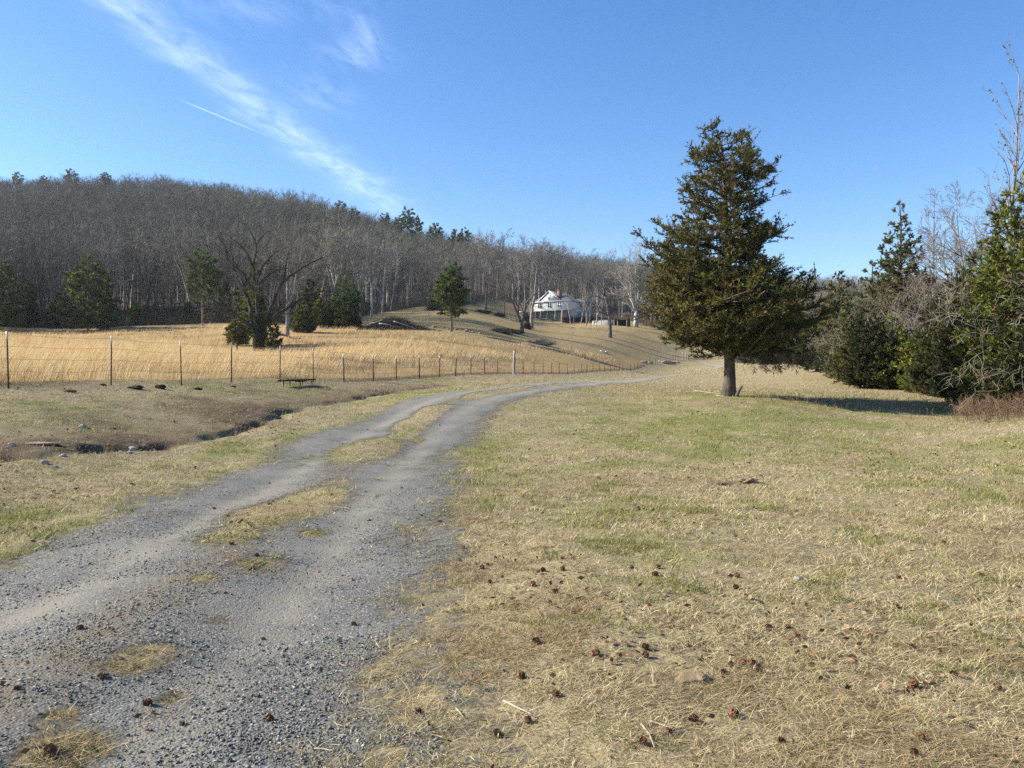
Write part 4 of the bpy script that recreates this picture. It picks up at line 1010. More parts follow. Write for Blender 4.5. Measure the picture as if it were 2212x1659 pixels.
def big_bare_trees():
    g = np.random.default_rng(77)
    f2 = lambda x, y: (432 + .2474 * x, 417.6 + .2474 * y)
    b = (515, 1385)
    custom_tree('spreading_tree', f2, b, 95, [
        ([b, (518, 1290), (512, 1170)], .45, .32), ([(530, 1320), (548, 1220), (575, 1130), (610, 1030), (650, 900), (710, 800), (730, 680), (750, 560)], .27, .07),
        ([(495, 1320), (470, 1230), (420, 1080), (400, 930), (330, 800), (300, 680), (250, 600), (150, 490), (90, 370), (15, 270)], .26, .07),
        ([(300, 680), (285, 560), (280, 480), (285, 350)], .12, .035), ([(250, 595), (210, 450), (180, 340), (130, 290)], .10, .03),
        ([(512, 1200), (500, 1000), (490, 850), (470, 700), (460, 600), (490, 470), (480, 400), (410, 310)], .24, .06), ([(465, 640), (430, 520), (370, 450), (310, 400)], .13, .03),
        ([(490, 460), (530, 390), (560, 330), (640, 320)], .09, .03), ([(490, 870), (400, 720), (340, 640), (250, 600)], .16, .05),
        ([(490, 830), (600, 690), (660, 660), (720, 650)], .15, .05), ([(700, 800), (790, 720), (900, 640), (1070, 560)], .16, .07), ([(500, 790), (520, 680), (550, 590), (620, 530), (730, 470)], .14, .035),
        ([(560, 1160), (700, 1050), (820, 980), (900, 900), (1050, 840), (1150, 850)], .22, .07), ([(470, 1180), (330, 1070), (200, 990), (100, 930), (0, 870)], .24, .05), ([(400, 1020), (230, 1000), (0, 1005)], .09, .03)],
        g, 'bark_black', (.075, .068, .06), 'big bare spreading tree with many stems standing in the golden field', rmin=.016, nsub=8, sublen=(.10, .2))
    tr = [o for o in COL.objects if o.name.startswith('spreading_tree')][0]; n = 2600; gi = np.random.default_rng(4); z = gi.random(n) ** 1.3 * 4.6; a = gi.random(n) * 6.283; k = gi.integers(0, 3, n); dx = np.array([-.28, .05, .45])[k] * (z / 2.2) ** 1.3
    P = np.stack([dx + np.cos(a) * (.52 - .05 * z) * gi.uniform(.8, 1.25, n), np.sin(a) * (.52 - .05 * z) * gi.uniform(.8, 1.25, n), z], 1)
    V, Q = shards(P, gi.normal(size=(n, 3)), gi.uniform(.12, .28, n), gi.uniform(.08, .17, n), gi); link('ivy', mesh_np('trunk_ivy', V, [Q], M['leaf'], np.repeat(np.array([[.03, .035, .014], [.05, .055, .02], [.065, .075, .022]])[gi.integers(0, 3, n)], 4, 0)), tr)
    b = (765, 1235)
    custom_tree('bare_tree', f2, b, 118, [
        ([b, (762, 1100), (765, 1000), (770, 900)], .30, .22), ([(770, 900), (760, 760), (765, 620), (740, 500), (800, 400)], .2, .04), ([(768, 960), (830, 850), (840, 740), (880, 600), (900, 500)], .18, .04), ([(790, 880), (800, 760), (780, 640), (690, 560)], .12, .03),
        ([(840, 760), (940, 720), (1040, 600)], .1, .03)], g, 'bark_grey', (.19, .175, .155), 'bare grey tree behind the big spreading tree in the golden field', rmin=.016, nsub=10, lv=3)
    p = [at(598, 112, .9), at(618, 112.5, .55), at(634, 112, .2), at(650, 111, .25)]
    stick('fallen_branch', p, .2, M['bark_dark'], 'dark fallen limb lying in golden grass right of the big bare tree', 'branch')
    f6 = lambda x, y: (1065.6 + .16275 * x, 561.6 + .16275 * y)
    b = (385, 1005)
    custom_tree('forked_tree', f6, b, 175, [([b, (375, 940), (372, 880)], .5, .42), ([(372, 890), (310, 750), (250, 600), (200, 550), (80, 570)], .36, .06), ([(330, 780), (330, 680), (260, 560), (280, 430), (380, 420)], .2, .05),
        ([(378, 890), (400, 780), (420, 660), (470, 560), (600, 450), (690, 430)], .36, .06), ([(400, 760), (350, 610), (290, 580)], .16, .05), ([(420, 640), (520, 560), (560, 480)], .16, .05), ([(250, 600), (170, 460), (180, 390)], .14, .05)],
        g, 'bark_dark', (.17, .155, .14), 'low forked bare tree leaning both ways in front of the house', rmin=.02, nsub=4)
    b = (508, 930)
    custom_tree('bare_tree', f6, b, 190, [([b, (510, 800), (525, 600), (555, 480), (560, 300), (590, 130), (560, 60)], .48, .08), ([(565, 400), (620, 310), (700, 280)], .16, .05), ([(510, 780), (495, 650), (500, 500), (510, 300), (500, 180), (520, 80)], .28, .07), ([(530, 560), (600, 480), (640, 440)], .14, .05)],
        g, 'bark_grey', (.2, .185, .165), 'tall double stemmed bare tree right against the house front', rmin=.02, nsub=3)
    b = (1557, 1008)
    custom_tree('bare_tree', f6, b, 197, [([b, (1550, 900), (1545, 800), (1520, 600), (1490, 460), (1450, 330), (1390, 220), (1280, 80)], .52, .06), ([(1480, 430), (1475, 280), (1470, 200), (1440, 90), (1400, 10)], .2, .05), ([(1480, 460), (1350, 310), (1260, 220), (1180, 215)], .16, .05),
        ([(1500, 520), (1420, 460), (1300, 450), (1180, 500)], .16, .05), ([(1525, 690), (1420, 610), (1320, 580), (1200, 610), (1130, 640)], .2, .05), ([(1525, 700), (1400, 650), (1250, 660)], .14, .04), ([(1510, 510), (1620, 505), (1720, 510)], .14, .05)],
        g, 'bark_dark', (.18, .165, .145), 'dark bare tree with drooping arched limbs right of the house', rmin=.024, nsub=6)
    b = (1893, 830)
    L = [([b, (1896, 740), (1898, 650)], .8, .62)]
    for a in (((1895, 660), (1850, 480), (1790, 300), (1720, 210), (1640, 100)), ((1895, 640), (1890, 450), (1870, 200), (1880, -40), (1870, -150)), ((1900, 650), (1950, 500), (1990, 300), (2060, 180), (2090, 60)), ((1890, 640), (1830, 430), (1800, 200), (1740, 30), (1720, -80)), ((1900, 640), (1920, 400), (1950, 150), (1990, -60), (2000, -140)),
              ((1885, 640), (1750, 470), (1620, 400), (1500, 400)), ((1880, 700), (1780, 660), (1690, 665)), ((1910, 620), (2000, 480), (2080, 400), (2110, 330)), ((1870, 300), (1800, 60), (1790, -120)), ((1930, 300), (1930, 80), (1940, -180))):
        L.append((list(a), .3, .07))
    custom_tree('bare_tree', f6, b, 250, L, g, 'bark_pale', (.30, .27, .225), 'huge pale bare tree with fan shaped crown just left of the big cedar', rmin=.026, nsub=9, lv=3)
# ------------------------------------------------------------------ trees built by kind
def leaning_label(*a): pass

def evergreens():
    g = np.random.default_rng(3)
    # the big cedar: radii read at its own scale (m), height 12
    k = 12.0 / 1505
    rows = [(60, 490, 570), (85, 430, 700), (110, 420, 770), (180, 432, 855), (280, 348, 850), (350, 330, 872), (420, 285, 862), (470, 292, 870), (490, 290, 800), (505, 290, 690), (560, 262, 680), (580, 250, 800), (600, 245, 950), (620, 240, 975), (680, 195, 978), (720, 160, 930), (745, 150, 800), (815, 150, 800), (835, 150, 930), (860, 150, 1020), (900, 132, 1110),
            (1000, 122, 1140), (1100, 128, 1150), (1190, 75, 1150), (1240, 90, 1120), (1275, 240, 1000), (1310, 420, 880), (1340, 560, 800)]
    tx = lambda cy: np.interp(cy, [40, 100, 300, 480, 700, 1000, 1300, 1545], [525, 545, 580, 590, 600, 605, 607, 612])
    prof = [((1545 - cy) * k / 12, (tx(cy) - l) * k, (r - tx(cy)) * k) for cy, l, r in rows][::-1]
    tpth = np.array([((tx(cy) - 612) * k, .03 * math.sin(cy * .01), (1545 - cy) * k) for cy in range(1600, 30, -50)])
    e = conifer('cedar_tree', at(1577, 35, -.02), 12.0, prof, g, .235, n_limb=260, sub=.8, twig_m=11.5, nsh=17, sl=(.07, .17), sw=(.025, .055), tl=(.3, .85), elev=(0, 22), wfloor=1.0, rr=(.76, 1.05), clump=.65, lump=1, sag=.08, h0=.145, cols=((.095, .095, .024), (.16, .14, .04), (.055, .058, .02)), colw=(.42, .36, .22), rust=.10, trunk_path=tpth, trunk_top=.97, start=.16, up=.28)
    tag(e, 'big lone cedar with a bare trunk on the lawn beside the drive', 'tree')
    # dead twigs hanging from the right side of the crown
    G = np.random.default_rng(9); sg = []
    for i in range(46):
        x = G.uniform(.8, 3.6); p = np.array([x, G.normal() * .6, G.uniform(1.7, 2.1)]); grow(sg, p, nrm(np.array([.4, G.normal() * .4, -.6])), G.uniform(.4, .9), .012, 1, G, dict(BARE, lv=3, rmin=.006, trop=(0, -.02, -.02, 0)))
    V, Q = segs_mesh([s[0] for s in sg], [s[1] for s in sg], [s[2] for s in sg], [s[3] for s in sg], 3)
    o = link('dead_twigs', mesh_np('dead_twigs', V, [Q], M['twig'], np.tile(np.array([[.12, .095, .075]]), (len(V), 1))), e)
    for a, b in (((0, 0, 5.0), (1.35, -.5, 5.4)), ((.05, 0, 3.6), (.95, -.6, 4.15)), ((-.05, -.1, 8.0), (.7, -.5, 8.65)), ((-.6, -1.9, 2.6), (-1.6, -2.2, 3.0))): pass

    cone = lambda H, w, h0=.05, p=.8: [(f, w * (1 - f) ** p * min(1, .35 + (f - h0) * 9), w * (1 - f) ** p * min(1, .35 + (f - h0) * 9)) for f in np.linspace(h0, 1, 14)]
    def cedar(px, Y, H, w, label, seed, cols=None, n=90, sc=1.0, asym=1.0, h0=.03, p=.8, **kw):
        pr = [(f, a * asym, b) for f, a, b in cone(H, w, h0, p)]
        s = max(1.0, Y / 42) * sc
        kw = dict(dict(twig_m=11 / s ** .8, nsh=15, sl=(.10 * s, .22 * s), sw=(.04 * s, .075 * s), tl=(.3, .75), elev=(8, 42), rust=.05, flare=False), **kw)
        e = conifer('cedar_tree', at(px, Y, -.05), H, pr, np.random.default_rng(seed), .05 + H * .012, n_limb=n, h0=h0, cols=cols or ((.09, .10, .024), (.15, .15, .042), (.05, .058, .018)), **kw)
        return tag(e, label, 'tree')
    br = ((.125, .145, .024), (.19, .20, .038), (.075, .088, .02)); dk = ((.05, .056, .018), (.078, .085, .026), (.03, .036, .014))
    cedar(1812, 61, 8.2, 1.9, 'rounded olive green cedar at the wood edge just right of the big cedar', 11, n=110, p=.5)
    cedar(1945, 58, 13.2, 3.5, 'tall pointed cedar rising above the bare thicket on the right', 12, n=130, h0=.2, rust=.22)
    cedar(2090, 36.5, 5.2, 1.55, 'dark bushy evergreen touching the ground left of the pale boulder', 13, dk, n=150, p=.42, h0=.02)
    cedar(2055, 41, 5.2, 1.2, 'bright green small cedar behind the dark bushy evergreen', 14, br, n=90, p=.55)
    cedar(2232, 31, 9.5, 3.0, 'large bright green cedar cut by the right border', 15, br, n=210, p=.55, h0=.03)
    cedar(2178, 37, 5.6, 1.7, 'bright yellow green cedar between dark evergreen and large cedar', 16, br, n=110, p=.5)
    cedar(2160, 32.5, 1.9, .75, 'low cedar shrub under the large right cedar', 17, n=50, p=.45)
    cedar(1965, 46, 3.4, 1.5, 'low spreading cedar under the bare thicket, right of the two', 18, br, n=60, p=.4)
    cedar(1905, 48.5, 3.6, 1.5, 'low spreading cedar under the bare thicket, left of the two', 19, n=60, p=.4)
    cedar(1862, 51, 4.2, 1.5, 'small olive cedar at the right foot of the rounded cedar', 20, n=60, p=.5)
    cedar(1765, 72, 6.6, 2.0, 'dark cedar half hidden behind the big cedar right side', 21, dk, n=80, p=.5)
    cedar(1720, 92, 7.4, 2.4, 'dark cedar behind the lower right limbs of the big cedar', 22, dk, n=80, p=.5)  # dark foliage colours
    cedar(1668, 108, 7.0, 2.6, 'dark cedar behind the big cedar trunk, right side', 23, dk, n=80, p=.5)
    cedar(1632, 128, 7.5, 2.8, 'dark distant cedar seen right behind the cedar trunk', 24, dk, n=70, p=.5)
    cedar(1885, 66, 9.5, 2.0, 'olive cedar behind the rounded cedar and left of the tall pointed one', 25, n=90, p=.6)
    cedar(2010, 60, 8.5, 2.2, 'olive brown cedar inside the bare thicket on the right', 26, n=80, p=.6, rust=.2)
    cedar(2120, 47, 9.0, 2.3, 'tall olive cedar behind the small evergreens on the right', 27, n=110, p=.5)
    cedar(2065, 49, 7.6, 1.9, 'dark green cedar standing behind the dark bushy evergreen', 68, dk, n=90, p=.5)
    cedar(1838, 52, 5.6, 1.6, 'olive green cedar at the right side of the rounded cedar, nearer', 60, n=90, p=.5)
    cedar(1925, 46.5, 4.2, 1.4, 'green cedar shrub in front of the thicket middle', 61, br, n=80, p=.45)
    cedar(1995, 42.5, 3.6, 1.3, 'green cedar shrub touching the left side of the dark bushy evergreen', 62, br, n=80, p=.42)
    cedar(2150, 40, 7.6, 1.9, 'green cedar between the dark bushy evergreen and the large right cedar', 63, br, n=110, p=.5)
    cedar(2205, 34, 5.0, 1.6, 'olive cedar at the left foot of the large right cedar', 64, n=90, p=.45)
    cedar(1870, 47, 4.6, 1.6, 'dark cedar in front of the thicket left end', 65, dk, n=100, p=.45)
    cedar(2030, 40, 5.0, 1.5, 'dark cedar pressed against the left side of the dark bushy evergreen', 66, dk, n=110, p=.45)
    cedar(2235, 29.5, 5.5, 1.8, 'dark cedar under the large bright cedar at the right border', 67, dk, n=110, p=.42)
    # around the field tree
    cedar(512, 93, 3.9, 1.2, 'small olive cedar left of the big bare tree base', 30, ((.11, .115, .035), (.16, .15, .05), (.065, .07, .025)), n=45, p=.5, h0=.26)
    cedar(590, 97, 3.6, 1.0, 'little brownish cedar right of the big bare tree base', 31, n=40, p=.6, rust=.3)
    cedar(548, 101, 11, 1.6, 'slim green cedar growing behind the big bare tree', 32, br, n=100, p=.55, h0=.12)
    cedar(516, 104, 8, 1.5, 'dull green cedar behind the left limbs of the big bare tree', 33, n=70, p=.6)
    cedar(655, 128, 4.6, 2.1, 'low rounded dark cedar right of the bare grey field tree', 34, None, n=60, p=.45)
    cedar(690, 143, 5.2, 2.0, 'dark cedar in the thicket at the field edge, left one', 35, n=60, p=.6)
    cedar(722, 146, 6.0, 2.0, 'dark cedar in the thicket at the field edge, middle one', 36, None, n=60, p=.6)
    cedar(752, 142, 4.6, 2.3, 'low dark cedar at the right end of the field edge thicket', 37, dk, n=60, p=.45)
    cedar(672, 150, 8.5, 2.6, 'taller dull cedar behind the field edge thicket', 38, dk, n=70, p=.6)
    cedar(62, 158, 9.0, 1.9, 'slim dark cedar between the two left pines', 39, n=70, p=.6)
    cedar(128, 157, 6.5, 2.6, 'low dark cedar at the left foot of the round pine', 40, dk, n=60, p=.5)
    cedar(405, 160, 4.0, 1.6, 'tiny cedar left of the bare trunked pine', 41, dk, n=40)
    cedar(290, 158, 4.2, 1.4, 'tiny yellowish cedar at the wood edge left of the bare trunked pine', 42, br, n=40)

    def pine(px, Y, H, rows, label, seed, tr=.22, n=60, **kw):
        kw = dict(PINE, **kw)
        e = conifer('pine_tree', at(px, Y, -.1), H, rows, np.random.default_rng(seed), tr, n_limb=n, h0=rows[0][0], **kw)
        return tag(e, label, 'tree')
    bushy = lambda w, h0: [(h0, w * .75, w * .75), (h0 + .12, w, w), (.45, w * .88, w * .88), (.62, w * .74, w * .74), (.78, w * .58, w * .58), (.9, w * .38, w * .38), (1, .25, .25)]
    pine(190, 150, 14.0, bushy(5.8, .06), 'broad bushy pine at the field edge on the left', 50, n=85)
    pine(-4, 148, 13.5, bushy(4.2, .05), 'dark pine cut by the left border', 51, n=80)
    pine(438, 152, 15.5, [(.28, 1.2, 1.6), (.38, 2.6, 3.0), (.55, 2.5, 3.6), (.7, 2.6, 2.9), (.85, 1.9, 1.7), (1, .3, .3)], 'tall thin crowned pine left of the big bare tree', 52, n=55, thin=.8)
    pine(975, 142, 12.4, [(.24, 2.4, 2.6), (.29, 1.4, 2.6), (.36, 1.3, 1.3), (.42, 3.2, 2.6), (.55, 2.9, 2.9), (.7, 2.2, 2.8), (.85, 1.7, 1.6), (.95, .9, .9), (1, .3, .3)], 'lone pine with a bare lower trunk on the slope left of the house', 53, n=75, trunk_top=.97)
    pine(741, 146, 9.5, [(.1, 1.6, 1.6), (.35, 2.0, 2.0), (.6, 1.5, 1.5), (.85, .7, .7), (1, .2, .2)], 'young pointed green pine at the field edge thicket', 54, n=55)
    pine(762, 150, 8.0, [(.3, 1.6, 1.6), (.6, 1.4, 1.4), (1, .2, .2)], 'thin young pine right of the pointed one', 55, n=35)
    crest = lambda w: [(.5, w * .5, w * .5), (.65, w, w * .9), (.8, w * .8, w), (.93, w * .65, w * .6), (1, .3, .3)]
    R = ((38, 512, 20.5, 3.4, 'round topped pine on the hill crest, leftmost of all'), (95, 512, 19, 3.0, 'small pine on the hill crest, second from the left'), (152, 512, 22, 4.6, 'widest flat topped pine on the left hill crest'), (228, 510, 19, 3.2, 'round pine on the hill crest right of the widest one'),
         (735, 455, 20.5, 3.6, 'dark pine standing highest where the ridge starts to fall'), (765, 452, 18, 3.4, 'pine just right of the highest ridge pine'), (832, 435, 19.5, 3.2, 'slim ridge pine left of the dark pine clump'), (880, 420, 23.5, 4.2, 'tallest pine of the dark clump on the falling ridge'), (898, 418, 20, 4.2, 'right pine of the dark clump on the falling ridge'), (862, 424, 19, 3.6, 'left pine of the dark clump on the falling ridge'),
         (940, 405, 18.5, 4.4, 'pine on the ridge between dark clump and last ridge pine'), (1004, 395, 19, 4.2, 'last ridge pine before the ridge dips behind the house'), (985, 398, 17, 3.6, 'low pine touching the last ridge pine'))
    for i, (px, Y, H, w, l) in enumerate(R):
        tag(pine(px, Y, H, crest(w), l, 80 + i, tr=.3, n=34, sl=(.6, 1.0), sw=(.25, .45), tl=(.7, 1.4), twig_m=3.2, nsh=9), None, None, 'pines on the hill crest')

def bare_right():
    g = np.random.default_rng(31)
    thick = dict(lv=3, start=(.08, .12, .12, .1), nc=(1.6, 1.4, 1.3, 1.1), ang=(25, 70), lr=(.5, .8), wig=(.12, .18, .22, .25), trop=(.0, .0, -.01, 0), rmin=.0065)
    def tree(name, px, Y, H, label, bark='bark_grey', twig=(.225, .19, .15), P=None, **kw):
        e = make_bare(name, at(px, Y), H, g, bark, twig, P, **kw); return tag(e, label, 'tree')
    tree('bare_shrub', 1915, 52, 6.6, 'grey tangled leafless thicket tree right of the rounded cedar', P=thick, nstem=5, spread=.75, fork=.06, r=.11)
    tree('bare_shrub', 1880, 56, 5.0, 'low grey leafless thicket tree over the spreading cedars', P=thick, nstem=4, spread=.9, fork=.06, r=.09)
    tree('bare_shrub', 2195, 30.5, 5.4, 'pale crooked leafless tree tangled before the large right cedar', twig=(.28, .245, .19), P=dict(thick, wig=(.2, .28, .3, .3), nc=(1.4, 1.2, 1.1, 1), rmin=.005), nstem=3, spread=.9, fork=.3, r=.045)
    tree('bare_tree', 2017, 66, 16.5, 'thin straight bare tree rising from the thicket middle', P=dict(lv=2, start=(.3, .2), nc=(2.2, 1.2, 1.0), ang=(28, 55), lr=(.09, .2), ns=(16, 5, 3, 2), wig=(.012, .12, .2), trop=(.015, .06, .04), rmin=.010), r=.11)
    tree('bare_tree', 2080, 55, 11.4, 'reddish twigged bare tree left of the tall thin tree', 'bark_grey', (.19, .15, .118), P=dict(lv=4, rmin=.009), nstem=3, spread=.45, fork=.25, r=.17)
    tree('bare_tree', 2115, 52, 12, 'bare tree with dense brown twigs just left of the tall thin tree', 'bark_grey', (.19, .155, .122), P=dict(lv=4, rmin=.009), nstem=2, spread=.35, fork=.3, r=.16)
    tree('bare_tree', 1990, 72, 10, 'bare grey tree between the tall cedar and the thin straight tree', P=dict(lv=4, rmin=.007, wig=(.06, .14, .2, .25, .3), ang=(30, 65), trop=(.02, .02, 0, 0)), nstem=2, spread=.25, fork=.3, r=.16)
    tree('bare_tree', 1945, 70, 8.0, 'bare grey tree in front of the tall pointed cedar', P=dict(lv=4, rmin=.007, wig=(.06, .14, .2, .25, .3), ang=(30, 65), trop=(.02, .02, 0, 0)), nstem=3, spread=.3, fork=.2, r=.12)
    tree('bare_tree', 2060, 62, 10.8, 'bare grey tree behind the bright small cedar', P=dict(lv=4, rmin=.007, wig=(.06, .14, .2, .25, .3), ang=(30, 65), trop=(.02, .02, 0, 0)), nstem=2, spread=.25, fork=.3, r=.15)
    # tall thin tree with a few leaves left
    segs = []; P = dict(BARE, lv=2, start=(.35, .2), nc=(1.7, 1.1, 1.0), ang=(22, 42), lr=(.16, .30), ns=(16, 5, 3, 2), wig=(.03, .08, .12), trop=(.015, .06, .04), rmin=.010)
    grow(segs, np.array([0, 0, -.3]), nrm(np.array([-.02, 0, 1.0])), 18.2, .12, 0, g, P); grow(segs, np.array([.1, .2, 7.0]), nrm(np.array([.10, .05, 1.0])), 9.5, .06, 0, g, P)
    e = empty('bare_tree', at(2176, 45)); a, b = bare_meshes(segs, M['bark_grey'], (.22, .18, .15), 'tall_tree', g); link('trunk', a, e); link('crown', b, e)
    tw = [s for s in segs if s[4] >= 1]; m = 420; P0 = np.array([tw[i][1] for i in g.integers(0, len(tw), m)]); V, Q = shards(P0, g.normal(size=(m, 3)), g.uniform(.08, .16, m), .09, g)
    c = np.array([[.13, .085, .06], [.17, .11, .075]])[g.integers(0, 2, m)]; link('leaves', mesh_np('last_leaves', V, [Q], M['leaf'], np.repeat(c, 4, 0)), e)
    tag(e, 'tallest thin bare tree with a few dry leaves at upper right', 'tree')

def edge_trees():
    """bare trees one can tell apart along the edge of the wood"""
    g = np.random.default_rng(64)
    protos = []
    specs = [('bark_grey', (.19, .17, .15), dict(lv=3, ang=(22, 45), lr=(.3, .5)), 1, .3, .3), ('bark_pale', (.23, .21, .18), dict(lv=3, ang=(20, 40), lr=(.28, .46)), 1, .3, .3), ('bark_grey', (.18, .165, .145), dict(lv=3), 3, .32, .35), ('bark_pale', (.22, .2, .17), dict(lv=3), 4, .38, .42),
             ('bark_dark', (.15, .135, .12), dict(lv=3), 2, .3, .3), ('bark_grey', (.2, .17, .14), dict(lv=3, start=(.45, .2, .2)), 1, .3, .3)]
    names = [('slender grey', 'one straight trunk'), ('slender whitish', 'one straight trunk'), ('three limbed grey', 'forked trunk'), ('fan crowned pale', 'four upright limbs'), ('dark twin limbed', 'forked trunk'), ('high crowned grey', 'long bare trunk')]
    for b, tw, P, ns, sp, fk in specs:
        segs = []; PP = dict(BARE, **P); PP['rmin'] = .02; H = 15.0
        if ns == 1: grow(segs, np.array([0, 0, -.4]), np.array([.02, .01, 1.0]), H * .95, .19, 0, g, PP)
        else:
            top = np.array([0, 0, fk * H]); segs += [(np.array([0, 0, -.4]), top * .5, .26, .23, 0), (top * .5, top, .23, .21, 0)]
            for i in range(ns):
                a = i * 6.283 / ns + g.normal() * .3; grow(segs, top, nrm(np.array([math.cos(a) * sp, math.sin(a) * sp, 1])), H * (1 - fk) * g.uniform(.85, 1.05), .15, 0, g, PP)
        protos.append(bare_meshes(segs, M[b], tw, 'edge_tree', g, 6))
    def put(px, Y, H, k, label, group=None):
        e = empty('bare_tree', at(px, Y), g.random() * 6.28); s = H / 15; e.scale = (s * g.uniform(.9, 1.15), s * g.uniform(.9, 1.15), s)
        link('trunk', protos[k][0], e); link('crown', protos[k][1], e); tag(e, label, 'tree', group)
    # ones with a place of their own
    for px, Y, H, k, l in ((776, 172, 17, 3, 'fan crowned bare tree above the brush pile, left of two'), (803, 176, 16.5, 3, 'fan crowned bare tree above the brush pile, right of two'), (826, 180, 15, 1, 'slim whitish bare tree right of the brush pile fans'), (844, 205, 15, 1, 'slim pale bare tree at the top of the lawn left of the lone pine'),
                           (1050, 222, 16, 4, 'dark leaning bare tree at the lawn top between lone pine and house'), (1090, 228, 12, 4, 'short dark bare tree at the lawn top left of the porch'), (1180, 292, 22, 2, 'tall bare tree whose crown stands above the house roof'), (1200, 300, 22, 3, 'fan crowned bare tree behind the chimney'),
                           (1150, 293, 21, 0, 'tall bare tree behind the left end of the house'), (1120, 290, 22, 2, 'bare tree left of the house crown line'), (1045, 302, 22, 3, 'tall fan crowned bare tree above the lawn top left of the house'), (1075, 303, 22, 2, 'tall forked bare tree far left behind the porch end'), (1165, 298, 23, 3, 'highest fan crown right over the left roof'), (1215, 296, 20, 2, 'forked bare tree over the right roof edge'), (1135, 295, 22, 5, 'high crowned bare tree over the porch roof'), (1260, 285, 20, 2, 'bare tree behind the sheds right of the house'), (1232, 262, 13, 1, 'thin whitish tree at the right corner of the house'), (1255, 250, 11, 1, 'thin whitish sapling before the dark hedge'), (1267, 245, 12, 2, 'pale forked sapling right before the dark hedge'),
                           (1288, 232, 12, 1, 'white barked sapling before the concrete wall'), (1300, 236, 9, 1, 'short white sapling before the concrete wall right of the other'), (1240, 256, 10, 0, 'grey sapling at the left end of the dark hedge'), (1344, 262, 18, 0, 'bare tree behind the open shed'),
                           (1276, 205, 6.5, 1, 'tiny thin sapling alone on the slope below the hedge'), (1231, 150, 4.5, 1, 'tiny thin sapling at the top of the golden grass below the house')):
        put(px, Y, H, k, l)
    for i in range(66):
        px = g.uniform(-60, 1460); e = np.interp(px, _EP, _EY); Y = e * g.uniform(1.02, 1.11) + np.where(px < 600, 6, 1)
        if 1100 < px < 1260: Y = max(Y, 288)
        k = int(g.integers(0, 6)); H = g.uniform(12, 19)
        put(px, Y, H, k, '%s bare tree with %s in the front row of the woods' % names[k], 'bare trees along the wood edge')

